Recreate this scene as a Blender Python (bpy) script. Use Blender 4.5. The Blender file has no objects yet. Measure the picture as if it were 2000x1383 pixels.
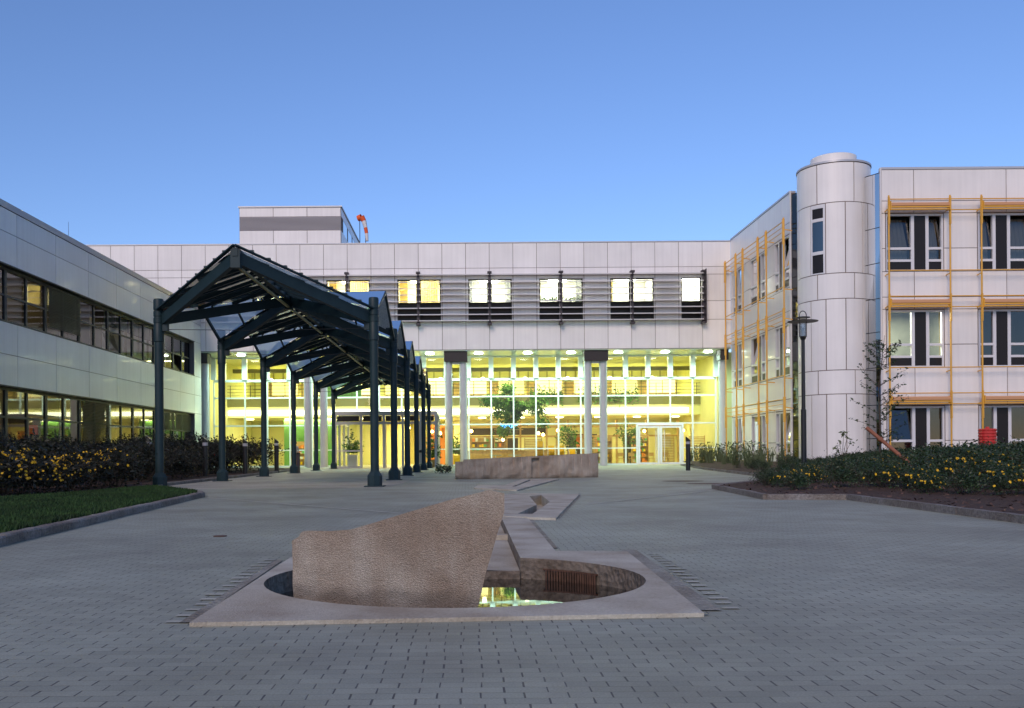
import bpy, bmesh, math, random
from mathutils import Vector, Matrix, geometry
from mathutils.noise import noise as pnoise
R = math.radians
C = bpy.context.scene.collection
scene = bpy.context.scene

# ------------------------------------------------------------------ camera, sky, sun, exposure
F, PX, PY, HC, TH = 1840.0, 910.0, 886.0, 0.88, 0.007
cd = bpy.data.cameras.new('camera'); cam = bpy.data.objects.new('camera', cd); C.objects.link(cam)
cd.sensor_width = 36; cd.lens = 36*F/2000; cd.shift_x = (1000-PX)/2000; cd.shift_y = (PY-691.5)/2000
cd.clip_start = 0.05; cd.clip_end = 3000
cam.matrix_world = Matrix.Translation((0,0,HC)) @ Matrix.Rotation(R(90),4,'X') @ Matrix.Rotation(-TH,4,'Z')
scene.camera = cam
SUN_EL, SUN_AZ = R(8.0), R(200)          # after-glow low behind the camera
w = bpy.data.worlds.new('World'); scene.world = w; w.use_nodes = True
nt = w.node_tree; bg = nt.nodes['Background']
sky = nt.nodes.new('ShaderNodeTexSky'); sky.sky_type = 'NISHITA'; sky.sun_disc = False
sky.sun_elevation = SUN_EL; sky.sun_rotation = SUN_AZ; sky.ozone_density = 3.7; sky.air_density = 0.9; sky.dust_density = 0.0
film = nt.nodes.new('ShaderNodeMix'); film.data_type='RGBA'; film.blend_type='MULTIPLY'; film.inputs[0].default_value=1; film.inputs[7].default_value=(1.12,.87,.94,1)   # daylight film's cast
nt.links.new(sky.outputs[0], film.inputs[6]); nt.links.new(film.outputs[2], bg.inputs[0]); bg.inputs[1].default_value = 0.112
sl = bpy.data.lights.new('sun','SUN'); sl.energy = 0.86; sl.angle = R(25); sl.color = (1,0.79,0.66)
so = bpy.data.objects.new('sun', sl); C.objects.link(so)
sd = Vector((math.sin(SUN_AZ), math.cos(SUN_AZ), math.tan(R(34))))
so.rotation_euler = sd.to_track_quat('Z','Y').to_euler()
scene.view_settings.view_transform = 'Standard'; scene.view_settings.look = 'None'
scene.view_settings.exposure = 1.12; scene.view_settings.gamma = 1
scene.render.engine = 'CYCLES'
cy = scene.cycles; cy.max_bounces = 7; cy.diffuse_bounces = 3; cy.glossy_bounces = 4; cy.transparent_max_bounces = 24
cy.transmission_bounces = 4; cy.use_denoising = True; cy.sample_clamp_indirect = 6; cy.caustics_reflective = False; cy.caustics_refractive = False

# ------------------------------------------------------------------ materials
def mat(name, col, rough=0.6, metal=0, var=0.0, vs=3.0, bump=0.0, bs=30.0, spec=0.5, emit=None, es=0, coat=0.0, island=0.0, streak=0):
    m = bpy.data.materials.new(name); m.use_nodes = True; n = m.node_tree; b = n.nodes['Principled BSDF']
    b.inputs['Base Color'].default_value = (*col,1); b.inputs['Roughness'].default_value = rough
    b.inputs['Metallic'].default_value = metal; b.inputs['Specular IOR Level'].default_value = spec
    b.inputs['Coat Weight'].default_value = coat; b.inputs['Coat Roughness'].default_value = 0.08
    tc = n.nodes.new('ShaderNodeTexCoord')
    if var:
        no = n.nodes.new('ShaderNodeTexNoise'); no.inputs['Scale'].default_value = vs; no.inputs['Detail'].default_value = 6
        n.links.new(tc.outputs['Object'], no.inputs['Vector'])
        cr = n.nodes.new('ShaderNodeValToRGB'); cr.color_ramp.elements[0].position = .3; cr.color_ramp.elements[1].position = .7
        cr.color_ramp.elements[0].color = (*[c*(1-var) for c in col],1); cr.color_ramp.elements[1].color = (*[min(1,c*(1+var)) for c in col],1)
        n.links.new(no.outputs['Fac'], cr.inputs[0]); last = cr.outputs[0]
        if streak:      # rain streaks and dirt runs on cladding, plus a small tone change from panel to panel
            mp = n.nodes.new('ShaderNodeMapping'); mp.inputs['Scale'].default_value = (5,5,.22); n.links.new(tc.outputs['Object'], mp.inputs[0])
            s2 = n.nodes.new('ShaderNodeTexNoise'); s2.inputs['Scale'].default_value = 1; s2.inputs['Detail'].default_value = 5; n.links.new(mp.outputs[0], s2.inputs['Vector'])
            m2 = n.nodes.new('ShaderNodeMapRange'); m2.inputs[1].default_value=.35; m2.inputs[2].default_value=.65; m2.inputs[3].default_value=.955; m2.inputs[4].default_value=1.01; n.links.new(s2.outputs['Fac'], m2.inputs[0])
            g2 = n.nodes.new('ShaderNodeNewGeometry'); m3 = n.nodes.new('ShaderNodeMapRange'); m3.inputs[3].default_value=.94; m3.inputs[4].default_value=1.03; n.links.new(g2.outputs['Random Per Island'], m3.inputs[0])
            mu = n.nodes.new('ShaderNodeMath'); mu.operation='MULTIPLY'; n.links.new(m2.outputs[0], mu.inputs[0]); n.links.new(m3.outputs[0], mu.inputs[1])
            mx = n.nodes.new('ShaderNodeMix'); mx.data_type='RGBA'; mx.blend_type='MULTIPLY'; mx.inputs[0].default_value = 1
            n.links.new(last, mx.inputs[6]); n.links.new(mu.outputs[0], mx.inputs[7]); last = mx.outputs[2]
        if island:
            g = n.nodes.new('ShaderNodeNewGeometry'); mr = n.nodes.new('ShaderNodeMapRange'); mr.inputs[3].default_value = 1-island; mr.inputs[4].default_value = 1+island
            mx = n.nodes.new('ShaderNodeMix'); mx.data_type='RGBA'; mx.blend_type='MULTIPLY'; mx.inputs[0].default_value = 1
            n.links.new(g.outputs['Random Per Island'], mr.inputs[0]); n.links.new(last, mx.inputs[6]); n.links.new(mr.outputs[0], mx.inputs[7]); last = mx.outputs[2]
        n.links.new(last, b.inputs['Base Color'])
    if bump:
        no = n.nodes.new('ShaderNodeTexNoise'); no.inputs['Scale'].default_value = bs; no.inputs['Detail'].default_value = 8
        n.links.new(tc.outputs['Object'], no.inputs['Vector']); bp = n.nodes.new('ShaderNodeBump'); bp.inputs['Strength'].default_value = bump; bp.inputs['Distance'].default_value = .02
        n.links.new(no.outputs['Fac'], bp.inputs['Height']); n.links.new(bp.outputs[0], b.inputs['Normal'])
    if emit: b.inputs['Emission Color'].default_value = (*emit,1); b.inputs['Emission Strength'].default_value = es
    return m

def glass(name, tint=(.9,.95,.93), ior=1.5, base=0.0, frost=0.0, fcol=(.6,.75,.85)):
    m = bpy.data.materials.new(name); m.use_nodes = True; n = m.node_tree; n.nodes.clear()
    out = n.nodes.new('ShaderNodeOutputMaterial'); tr = n.nodes.new('ShaderNodeBsdfTransparent'); tr.inputs[0].default_value = (*tint,1)
    gl = n.nodes.new('ShaderNodeBsdfGlossy'); gl.inputs['Roughness'].default_value = .02
    fr = n.nodes.new('ShaderNodeFresnel'); fr.inputs[0].default_value = ior
    ad = n.nodes.new('ShaderNodeMath'); ad.operation='ADD'; ad.use_clamp = True; ad.inputs[1].default_value = base
    n.links.new(fr.outputs[0], ad.inputs[0]); mx = n.nodes.new('ShaderNodeMixShader'); n.links.new(ad.outputs[0], mx.inputs[0])
    a = tr.outputs[0]
    if frost:
        tl = n.nodes.new('ShaderNodeBsdfTranslucent'); tl.inputs[0].default_value = (*fcol,1); m2 = n.nodes.new('ShaderNodeMixShader'); m2.inputs[0].default_value = frost
        n.links.new(a, m2.inputs[1]); n.links.new(tl.outputs[0], m2.inputs[2]); a = m2.outputs[0]
    n.links.new(a, mx.inputs[1]); n.links.new(gl.outputs[0], mx.inputs[2]); n.links.new(mx.outputs[0], out.inputs[0]); return m

def stone(name, c1, c2, scale, bump, bs, weathered=False):
    m = mat(name, c1, .85); n = m.node_tree; b = n.nodes['Principled BSDF']; tc = n.nodes.new('ShaderNodeTexCoord')
    a = n.nodes.new('ShaderNodeTexNoise'); a.inputs['Scale'].default_value = scale; a.inputs['Detail'].default_value = 12; a.inputs['Roughness'].default_value = .75
    l = n.nodes.new('ShaderNodeTexNoise'); l.inputs['Scale'].default_value = 1.6; l.inputs['Detail'].default_value = 5
    v = n.nodes.new('ShaderNodeTexVoronoi'); v.inputs['Scale'].default_value = bs
    for t in (a,l,v): n.links.new(tc.outputs['Object'], t.inputs['Vector'])
    cr = n.nodes.new('ShaderNodeValToRGB'); cr.color_ramp.elements[0].position = .36; cr.color_ramp.elements[1].position = .64
    cr.color_ramp.elements[0].color = (*c1,1); cr.color_ramp.elements[1].color = (*c2,1); n.links.new(a.outputs['Fac'], cr.inputs[0])
    cl = n.nodes.new('ShaderNodeValToRGB'); cl.color_ramp.elements[0].position=.35; cl.color_ramp.elements[1].position=.65
    cl.color_ramp.elements[0].color=(.66,.59,.54,1); cl.color_ramp.elements[1].color=(1,1,1,1); n.links.new(l.outputs['Fac'], cl.inputs[0])
    mx = n.nodes.new('ShaderNodeMix'); mx.data_type='RGBA'; mx.blend_type='MULTIPLY'; mx.inputs[0].default_value=1
    n.links.new(cr.outputs[0], mx.inputs[6]); n.links.new(cl.outputs[0], mx.inputs[7]); n.links.new(mx.outputs[2], b.inputs['Base Color'])
    if weathered:    # rusty runs, pale quartz flecks and a ragged damp line where the water laps
        mp = n.nodes.new('ShaderNodeMapping'); mp.inputs['Scale'].default_value = (7,7,.9); n.links.new(tc.outputs['Object'], mp.inputs[0])
        r1 = n.nodes.new('ShaderNodeTexNoise'); r1.inputs['Scale'].default_value = 1; r1.inputs['Detail'].default_value = 6; n.links.new(mp.outputs[0], r1.inputs['Vector'])
        rc = n.nodes.new('ShaderNodeValToRGB'); rc.color_ramp.elements[0].position=.40; rc.color_ramp.elements[1].position=.60; rc.color_ramp.elements[0].color=(.74,.62,.52,1); rc.color_ramp.elements[1].color=(1,1,1,1); n.links.new(r1.outputs['Fac'], rc.inputs[0])
        m1 = n.nodes.new('ShaderNodeMix'); m1.data_type='RGBA'; m1.blend_type='MULTIPLY'; m1.inputs[0].default_value=.38; n.links.new(mx.outputs[2], m1.inputs[6]); n.links.new(rc.outputs[0], m1.inputs[7])
        sp = n.nodes.new('ShaderNodeSeparateXYZ'); n.links.new(tc.outputs['Object'], sp.inputs[0])
        r2 = n.nodes.new('ShaderNodeTexNoise'); r2.inputs['Scale'].default_value = 5; r2.inputs['Detail'].default_value = 6; n.links.new(tc.outputs['Object'], r2.inputs['Vector'])
        ad = n.nodes.new('ShaderNodeMath'); ad.operation='MULTIPLY_ADD'; ad.inputs[1].default_value=-.22; n.links.new(r2.outputs['Fac'], ad.inputs[0]); n.links.new(sp.outputs[2], ad.inputs[2])
        dm = n.nodes.new('ShaderNodeMapRange'); dm.inputs[1].default_value=-.10; dm.inputs[2].default_value=-.03; dm.inputs[3].default_value=.62; dm.inputs[4].default_value=1; n.links.new(ad.outputs[0], dm.inputs[0])
        m3 = n.nodes.new('ShaderNodeMix'); m3.data_type='RGBA'; m3.blend_type='MULTIPLY'; m3.inputs[0].default_value=1; n.links.new(m1.outputs[2], m3.inputs[6]); n.links.new(dm.outputs[0], m3.inputs[7])
        n.links.new(m3.outputs[2], b.inputs['Base Color'])
    sm = n.nodes.new('ShaderNodeMath'); sm.operation='ADD'; n.links.new(v.outputs['Distance'], sm.inputs[0]); n.links.new(a.outputs['Fac'], sm.inputs[1])
    bp = n.nodes.new('ShaderNodeBump'); bp.inputs['Strength'].default_value = bump; bp.inputs['Distance'].default_value = .03
    n.links.new(sm.outputs[0], bp.inputs['Height']); n.links.new(bp.outputs[0], b.inputs['Normal']); return m

def paving(name, c1, c2, mortar, bw, rh, rot=0.0):
    """running bond: floor/fract maths give every paver its own tone, dark cross joints and faint bed joints"""
    m = mat(name, c1, .6, spec=.4); n = m.node_tree; b = n.nodes['Principled BSDF']; tc = n.nodes.new('ShaderNodeTexCoord')
    L = n.links.new
    def mt(op, a, b_=None, c=None):
        x = n.nodes.new('ShaderNodeMath'); x.operation = op
        for i,v in enumerate((a,b_,c)):
            if v is None: continue
            if isinstance(v,(int,float)): x.inputs[i].default_value = v
            else: L(v, x.inputs[i])
        return x.outputs[0]
    mp = n.nodes.new('ShaderNodeMapping'); mp.inputs['Rotation'].default_value = (0,0,rot); L(tc.outputs['Object'], mp.inputs[0])
    wn = n.nodes.new('ShaderNodeTexNoise'); wn.inputs['Scale'].default_value = 1.1; wn.inputs['Detail'].default_value=3; L(mp.outputs[0], wn.inputs['Vector'])
    vm = n.nodes.new('ShaderNodeVectorMath'); vm.operation='SCALE'; vm.inputs['Scale'].default_value = .03; L(wn.outputs['Color'], vm.inputs[0])
    va = n.nodes.new('ShaderNodeVectorMath'); va.operation='ADD'; L(mp.outputs[0], va.inputs[0]); L(vm.outputs[0], va.inputs[1])
    sp = n.nodes.new('ShaderNodeSeparateXYZ'); L(va.outputs[0], sp.inputs[0])
    v = mt('DIVIDE', sp.outputs[1], rh); row = mt('FLOOR', v); fv = mt('FRACT', v)
    rn = n.nodes.new('ShaderNodeTexWhiteNoise'); rn.noise_dimensions='1D'; L(row, rn.inputs['W'])
    off = mt('MULTIPLY_ADD', rn.outputs['Value'], .10, mt('MULTIPLY', mt('MODULO', row, 2.0), .5))
    u = mt('ADD', mt('DIVIDE', sp.outputs[0], bw), off); col = mt('FLOOR', u); fu = mt('FRACT', u)
    cm = n.nodes.new('ShaderNodeCombineXYZ'); L(col, cm.inputs[0]); L(row, cm.inputs[1])
    cw = n.nodes.new('ShaderNodeTexWhiteNoise'); cw.noise_dimensions='2D'; L(cm.outputs[0], cw.inputs['Vector'])
    du = mt('MULTIPLY', mt('MINIMUM', fu, mt('SUBTRACT', 1.0, fu)), bw)      # metres from the nearest cross joint
    dv = mt('MULTIPLY', mt('MINIMUM', fv, mt('SUBTRACT', 1.0, fv)), rh)
    pn = n.nodes.new('ShaderNodeTexNoise'); pn.inputs['Scale'].default_value = 4; pn.inputs['Detail'].default_value=3; L(mp.outputs[0], pn.inputs['Vector'])
    wj = n.nodes.new('ShaderNodeMapRange'); wj.inputs[1].default_value=.32; wj.inputs[2].default_value=.62; wj.inputs[3].default_value=.0008; wj.inputs[4].default_value=.0034; L(pn.outputs['Fac'], wj.inputs[0])
    ju = mt('LESS_THAN', du, mt('MULTIPLY_ADD', cw.outputs['Value'], .0014, wj.outputs[0]))
    wb = n.nodes.new('ShaderNodeMapRange'); wb.inputs[1].default_value=.42; wb.inputs[2].default_value=.7; wb.inputs[3].default_value=.0006; wb.inputs[4].default_value=.0022; L(pn.outputs['Fac'], wb.inputs[0])
    jv = mt('MULTIPLY', mt('LESS_THAN', dv, wb.outputs[0]), .6)
    jt = mt('MAXIMUM', ju, jv)
    pm = n.nodes.new('ShaderNodeMix'); pm.data_type='RGBA'; L(cw.outputs['Value'], pm.inputs[0]); pm.inputs[6].default_value=(*c1,1); pm.inputs[7].default_value=(*c2,1)
    no = n.nodes.new('ShaderNodeTexNoise'); no.inputs['Scale'].default_value = .55; no.inputs['Detail'].default_value = 10; no.inputs['Roughness'].default_value=.62
    L(tc.outputs['Object'], no.inputs['Vector'])
    cl = n.nodes.new('ShaderNodeValToRGB'); cl.color_ramp.elements[0].position=.36; cl.color_ramp.elements[1].position=.64
    cl.color_ramp.elements[0].color=(.70,.67,.64,1); cl.color_ramp.elements[1].color=(1.0,1.0,1.0,1); L(no.outputs['Fac'], cl.inputs[0])
    fi = n.nodes.new('ShaderNodeTexNoise'); fi.inputs['Scale'].default_value = 110; fi.inputs['Detail'].default_value = 4; L(tc.outputs['Object'], fi.inputs['Vector'])
    cf = n.nodes.new('ShaderNodeMapRange'); cf.inputs[1].default_value=.3; cf.inputs[2].default_value=.7; cf.inputs[3].default_value=.84; cf.inputs[4].default_value=1.12; L(fi.outputs['Fac'], cf.inputs[0])
    x1 = n.nodes.new('ShaderNodeMix'); x1.data_type='RGBA'; x1.blend_type='MULTIPLY'; x1.inputs[0].default_value=1
    x2 = n.nodes.new('ShaderNodeMix'); x2.data_type='RGBA'; x2.blend_type='MULTIPLY'; x2.inputs[0].default_value=1
    L(pm.outputs[2], x1.inputs[6]); L(cl.outputs[0], x1.inputs[7]); L(x1.outputs[2], x2.inputs[6]); L(cf.outputs[0], x2.inputs[7])
    x3 = n.nodes.new('ShaderNodeMix'); x3.data_type='RGBA'; L(jt, x3.inputs[0]); L(x2.outputs[2], x3.inputs[6]); x3.inputs[7].default_value=(*mortar,1)
    L(x3.outputs[2], b.inputs['Base Color'])
    # rounded paver edges + a slight tilt of each paver
    ed = mt('MINIMUM', mt('MINIMUM', du, dv), .006)
    hs = mt('ADD', mt('MULTIPLY', ed, 160.0), mt('MULTIPLY', fi.outputs['Fac'], .35)); hs = mt('ADD', hs, mt('MULTIPLY', cw.outputs['Value'], .5)); hs = mt('ADD', hs, mt('MULTIPLY', mt('MULTIPLY', fu, mt('SUBTRACT', cw.outputs['Value'], .5)), .9))
    bp = n.nodes.new('ShaderNodeBump'); bp.inputs['Strength'].default_value=.6; bp.inputs['Distance'].default_value=.003
    L(hs, bp.inputs['Height']); L(bp.outputs[0], b.inputs['Normal']); return m

M = {}
M['panel'] = mat('enamel_panel', (.86,.835,.815), .38, var=.05, vs=.5, coat=.2, streak=1)
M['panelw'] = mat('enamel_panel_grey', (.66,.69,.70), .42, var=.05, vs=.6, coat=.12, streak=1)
M['joint'] = mat('joint_brown', (.17,.12,.095), .8)
M['white'] = mat('white_frame', (.72,.72,.74), .35)
M['dframe'] = mat('dark_frame', (.025,.032,.038), .5, spec=.3)
M['steel'] = mat('dark_steel_paint', (.014,.034,.041), .5, var=.12, vs=4, spec=.3)
M['ochre'] = mat('ochre_hall_glow', (.30,.26,.10), .5)  # ochre stands in for warm hall light on the ridge underside
M['louvre'] = mat('aluminium_louvre', (.60,.59,.60), .45)
M['bracket'] = mat('bracket_dark', (.05,.04,.045), .5)
M['yellow'] = mat('yellow_paint', (.75,.40,.05), .4, var=.06, vs=3)
M['awning'] = mat('awning_cloth', (.62,.33,.17), .6)
M['spandrel'] = mat('dark_spandrel', (.020,.017,.017), .35, spec=.25)
M['rail'] = mat('railing_dark', (.08,.07,.05), .5)
M['colgrey'] = mat('column_grey', (.50,.53,.54), .45, var=.04, vs=2)
M['capdark'] = mat('bracket_box', (.028,.022,.022), .6, bump=.3, bs=6)
M['roofing'] = mat('roofing_grey', (.2,.2,.2), .9)
M['coping'] = mat('coping_metal', (.55,.54,.55), .35, metal=.3)
M['lvgrey'] = mat('vent_grey', (.40,.39,.41), .5)
M['glass'] = glass('clear_glass', (.9,.95,.9), 1.45)
M['wglass'] = glass('window_glass', (.62,.66,.66), 1.6, .06)
M['dglass'] = glass('dark_glass', (.12,.15,.18), 1.6, .06)
M['cglass'] = glass('canopy_glass', (.66,.80,.86), 1.5, .04, .55, (.50,.70,.80))
M['intw'] = mat('interior_cream', (.76,.73,.36), .8, var=.05, vs=.7)
M['intg'] = mat('interior_green', (.17,.42,.13), .8)
M['into'] = mat('interior_orange', (.80,.26,.06), .8)
M['intd'] = mat('interior_dark', (.10,.085,.06), .8)
M['intol'] = mat('interior_olive', (.24,.22,.10), .8)
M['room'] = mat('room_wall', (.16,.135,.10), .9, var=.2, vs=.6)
M['roomw'] = mat('room_wall_light', (.75,.74,.66), .9)
M['wood'] = mat('light_wood', (.55,.36,.14), .5, var=.15, vs=5)
M['curtain'] = mat('curtain_white', (.62,.63,.62), .9)
M['ycurtain'] = mat('curtain_yellow', (.80,.68,.34), .9)
for q in ('curtain','ycurtain'):
    n = M[q].node_tree; b_ = n.nodes['Principled BSDF']; tl = n.nodes.new('ShaderNodeBsdfTranslucent'); tl.inputs[0].default_value = b_.inputs['Base Color'].default_value
    mx = n.nodes.new('ShaderNodeMixShader'); mx.inputs[0].default_value = .5; n.links.new(b_.outputs[0], mx.inputs[1]); n.links.new(tl.outputs[0], mx.inputs[2]); n.links.new(mx.outputs[0], n.nodes['Material Output'].inputs[0])
M['blind'] = mat('blind_slats', (.05,.055,.045), .5)
M['ychair'] = mat('chair_yellow', (.95,.60,.01), .5)
M['steelw'] = mat('chair_white_tube', (.75,.75,.75), .3)
M['lampw'] = mat('lamp_warm', (1,1,.9), .5, emit=(1,.86,.5), es=6)
M['lampc'] = mat('lamp_cool', (1,1,1), .5, emit=(.85,1,.86), es=14)
M['lampo'] = mat('lamp_orange', (1,.7,.3), .5, emit=(1,.62,.2), es=9)
M['neon'] = mat('neon_blue', (.1,.5,1), .5, emit=(.05,.35,1), es=5)
M['strip'] = mat('lamp_strip', (1,1,.9), .5, emit=(1,.93,.62), es=3.2)
M['leaf'] = mat('leaf_dark', (.024,.050,.014), .5, var=.4, vs=1.2, island=.45)
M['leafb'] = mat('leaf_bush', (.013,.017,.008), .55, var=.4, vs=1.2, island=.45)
M['leafi'] = mat('leaf_indoor', (.10,.22,.035), .5, var=.3, vs=1.2, island=.5)
M['leafy'] = mat('leaf_reed', (.09,.12,.05), .6, var=.3, vs=1.2, island=.3)
M['bark'] = mat('bark', (.06,.045,.035), .9, var=.3, vs=8, bump=.4)
M['flower'] = mat('petal_yellow', (.80,.48,.01), .6, var=.1, vs=9, island=.15)
M['redfl'] = mat('petal_red', (.5,.02,.02), .6)
M['soil'] = mat('bark_mulch', (.06,.031,.018), .95, var=.5, vs=14, bump=1.0, bs=25)
M['chip'] = mat('mulch_chip', (.10,.055,.04), .9, var=.4, vs=6, island=.6)
M['grassb'] = mat('grass_base', (.012,.026,.007), .95, var=.4, vs=6)
M['grass'] = mat('grass_blade', (.018,.052,.008), .8, var=.35, vs=1.5, island=.35)
M['kerb'] = stone('granite_kerb', (.16,.15,.14), (.36,.34,.32), 22, .6, 40)
M['rock'] = stone('pink_granite', (.33,.285,.235), (.62,.56,.475), 95, .55, 120, True)
M['slab'] = stone('sandstone_slab', (.45,.43,.36), (.60,.575,.49), 40, .3, 90)
M['basin'] = stone('basin_wall', (.17,.15,.12), (.34,.30,.25), 12, .8, 20)
M['cobble'] = stone('cobble_strip', (.25,.25,.215), (.47,.46,.40), 40, .7, 32)
M['pave'] = paving('pavers', (.315,.335,.27), (.37,.39,.315), (.09,.085,.07), .158, .079)
M['pave2'] = paving('pavers_warm', (.42,.40,.33), (.47,.445,.37), (.12,.11,.09), .158, .079, 0)
M['ground'] = mat('far_ground', (.12,.12,.11), .9, var=.2, vs=.2)
M['iron'] = mat('rusty_iron', (.10,.05,.03), .7, var=.4, vs=20)
M['lampblk'] = mat('lamp_black', (.012,.012,.014), .35)
M['lglass'] = glass('lamp_glass', (.8,.82,.85), 1.5, .1, .15, (.8,.8,.85))
M['stake'] = mat('stake_wood', (.30,.11,.06), .7, var=.25, vs=12)
M['red'] = mat('red_plastic', (.55,.035,.03), .4)
M['orange'] = mat('sock_orange', (.85,.13,.03), .7)
M['sockw'] = mat('sock_white', (.8,.78,.78), .7)
M['skin'] = mat('skin', (.5,.3,.22), .6)
M['cloth'] = mat('cloth_grey', (.28,.28,.3), .9)
M['jeans'] = mat('cloth_blue', (.06,.08,.12), .9)
M['hair'] = mat('hair_brown', (.05,.03,.02), .7)
M['terra'] = mat('white_pot', (.6,.6,.62), .5)
def water_mat():
    m = mat('water', (.012,.011,.009), .015, bump=.02, bs=3, spec=.5); return m
M['water'] = water_mat()

# ------------------------------------------------------------------ helpers
def wloc(o):
    v = Vector((0,0,0))
    while o: v += o.location; o = o.parent
    return v
class Fr:
    """wall frame: a along the wall, z up, n outwards"""
    def __init__(s, o, u, n): s.o=Vector(o); s.u=Vector(u); s.n=Vector(n)
    def P(s, a, z, n): return s.o + s.u*a + s.n*n + Vector((0,0,z))
ID = Fr((0,0,0),(1,0,0),(0,1,0))     # a=X, n=Y
class MB:
    def __init__(s): s.v=[]; s.f=[]; s.mi=[]; s.cm=0; s.sm=False
    def add(s, vs, fs):
        b=len(s.v); s.v += [Vector(x) for x in vs]; s.f += [[b+i for i in f] for f in fs]; s.mi += [s.cm]*len(fs)
    def box(s, a0,a1,n0,n1,z0,z1, fr=ID):
        P=fr.P; s.add([P(a0,z0,n0),P(a1,z0,n0),P(a1,z0,n1),P(a0,z0,n1),P(a0,z1,n0),P(a1,z1,n0),P(a1,z1,n1),P(a0,z1,n1)],
              [(0,3,2,1),(4,5,6,7),(0,1,5,4),(1,2,6,5),(2,3,7,6),(3,0,4,7)]); return s
    def quad(s, *p): s.add(p,[tuple(range(len(p)))]); return s
    def bar(s, p, q, wd, hd, up=(0,0,1)):
        p=Vector(p); q=Vector(q); d=(q-p).normalized(); up=Vector(up); sd=d.cross(up)
        if sd.length<1e-4: sd=d.cross(Vector((1,0,0)))
        sd.normalize(); uu=sd.cross(d).normalized(); a=sd*wd/2; b=uu*hd/2
        s.add([p-a-b,p+a-b,p+a+b,p-a+b,q-a-b,q+a-b,q+a+b,q-a+b],[(0,1,2,3),(7,6,5,4),(0,4,5,1),(1,5,6,2),(2,6,7,3),(3,7,4,0)]); return s
    def tube(s, pts, rs, n=8, cap=True):
        pts=[Vector(p) for p in pts]; b=len(s.v); prev=None
        for i,p in enumerate(pts):
            d=(pts[min(i+1,len(pts)-1)]-pts[max(i-1,0)]); d = d.normalized() if d.length>1e-9 else Vector((0,0,1))
            a = prev if prev is not None else (Vector((1,0,0)) if abs(d.x)<.8 else Vector((0,1,0)))
            a=(a-d*a.dot(d)).normalized(); c=d.cross(a); prev=a; r=rs[i] if isinstance(rs,(list,tuple)) else rs
            for k in range(n):
                t=2*math.pi*k/n; s.v.append(p+a*math.cos(t)*r+c*math.sin(t)*r)
        for i in range(len(pts)-1):
            for k in range(n):
                k2=(k+1)%n; s.f.append([b+i*n+k,b+i*n+k2,b+(i+1)*n+k2,b+(i+1)*n+k]); s.mi.append(s.cm)
        if cap:
            s.f.append([b+k for k in range(n)][::-1]); s.mi.append(s.cm); e=b+(len(pts)-1)*n; s.f.append([e+k for k in range(n)]); s.mi.append(s.cm)
        return s
    def lathe(s, x, y, prof, n=20, cap=True):
        b=len(s.v)
        for (r,z) in prof:
            for k in range(n):
                t=2*math.pi*k/n; s.v.append(Vector((x+math.cos(t)*r,y+math.sin(t)*r,z)))
        for i in range(len(prof)-1):
            for k in range(n):
                k2=(k+1)%n; s.f.append([b+i*n+k,b+i*n+k2,b+(i+1)*n+k2,b+(i+1)*n+k]); s.mi.append(s.cm)
        if cap:
            s.f.append([b+k for k in range(n)][::-1]); e=b+(len(prof)-1)*n; s.f.append([e+k for k in range(n)]); s.mi += [s.cm]*2
        return s
    def build(s, name, m, parent=None, loc=None, smooth=False):
        ms = m if isinstance(m,(list,tuple)) else [m]
        off = Vector(loc) if loc is not None else Vector((0,0,0)); base = wloc(parent) if parent else Vector((0,0,0))
        me = bpy.data.meshes.new(name); me.from_pydata([tuple(v-off-base) for v in s.v],[],s.f)
        for x in ms: me.materials.append(M[x] if isinstance(x,str) else x)
        if len(ms)>1: me.polygons.foreach_set('material_index', s.mi)
        me.update()
        if smooth: me.polygons.foreach_set('use_smooth',[True]*len(me.polygons))
        o = bpy.data.objects.new(name, me); o.location = off; C.objects.link(o)
        if parent: o.parent = parent
        return o
def split_build(mb, name, m, parent):
    """one object for every loose quad of the builder"""
    for f in mb.f:
        q=MB(); q.quad(*[mb.v[i] for i in f]); q.build(name,m,parent)
def sm30(o, ang=35):
    for p in o.data.polygons: p.use_smooth=True
    bm=bmesh.new(); bm.from_mesh(o.data)
    for e in bm.edges:
        if len(e.link_faces)==2 and e.calc_face_angle(0)>R(ang): e.smooth=False
    bm.to_mesh(o.data); bm.free(); return o
def thing(name, label, cat, loc=(0,0,0), group=None):
    o=bpy.data.objects.new(name,None); C.objects.link(o); o.location=loc; o.empty_display_size=.2
    o['label']=label; o['category']=cat
    if group: o['group']=group
    return o
def tag(o,label,cat,group=None):
    o['label']=label; o['category']=cat
    if group: o['group']=group
    return o
def structure(o): o['kind']='structure'; return o
def stuff(o): o['kind']='stuff'; return o
def dup(root, loc, rz=0, sc=None, label=None, group=None):
    def cp(o,par):
        c=o.copy(); C.objects.link(c); c.parent=par
        for ch in list(o.children): cp(ch,c)
        return c
    r=cp(root,None); r.location=loc; r.rotation_euler=(0,0,rz)
    if sc: r.scale=(sc,sc,sc) if not isinstance(sc,tuple) else sc
    if label: r['label']=label
    if group: r['group']=group
    return r
def G(px,py,z=0.0):
    ox=px-PX; oy=PY-py; x=ox+TH*oy; y=oy-TH*ox; Y=F*(HC-z)/(-y); return (x/F*Y, Y)
def AT(px,py,Y):
    ox=px-PX; oy=PY-py; x=ox+TH*oy; y=oy-TH*ox; return Vector((x/F*Y, Y, HC+y/F*Y))
def panels(mb, fr, rows, n0, n1, gap=.03):
    for (z0,z1,us,skip) in rows:
        for i in range(len(us)-1):
            a,b=us[i],us[i+1]; c=(a+b)/2
            if any(s0<=c<=s1 for s0,s1 in skip): continue
            mb.box(a+gap/2,b-gap/2,n0,n1,z0+gap/2,z1-gap/2,fr)
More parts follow.
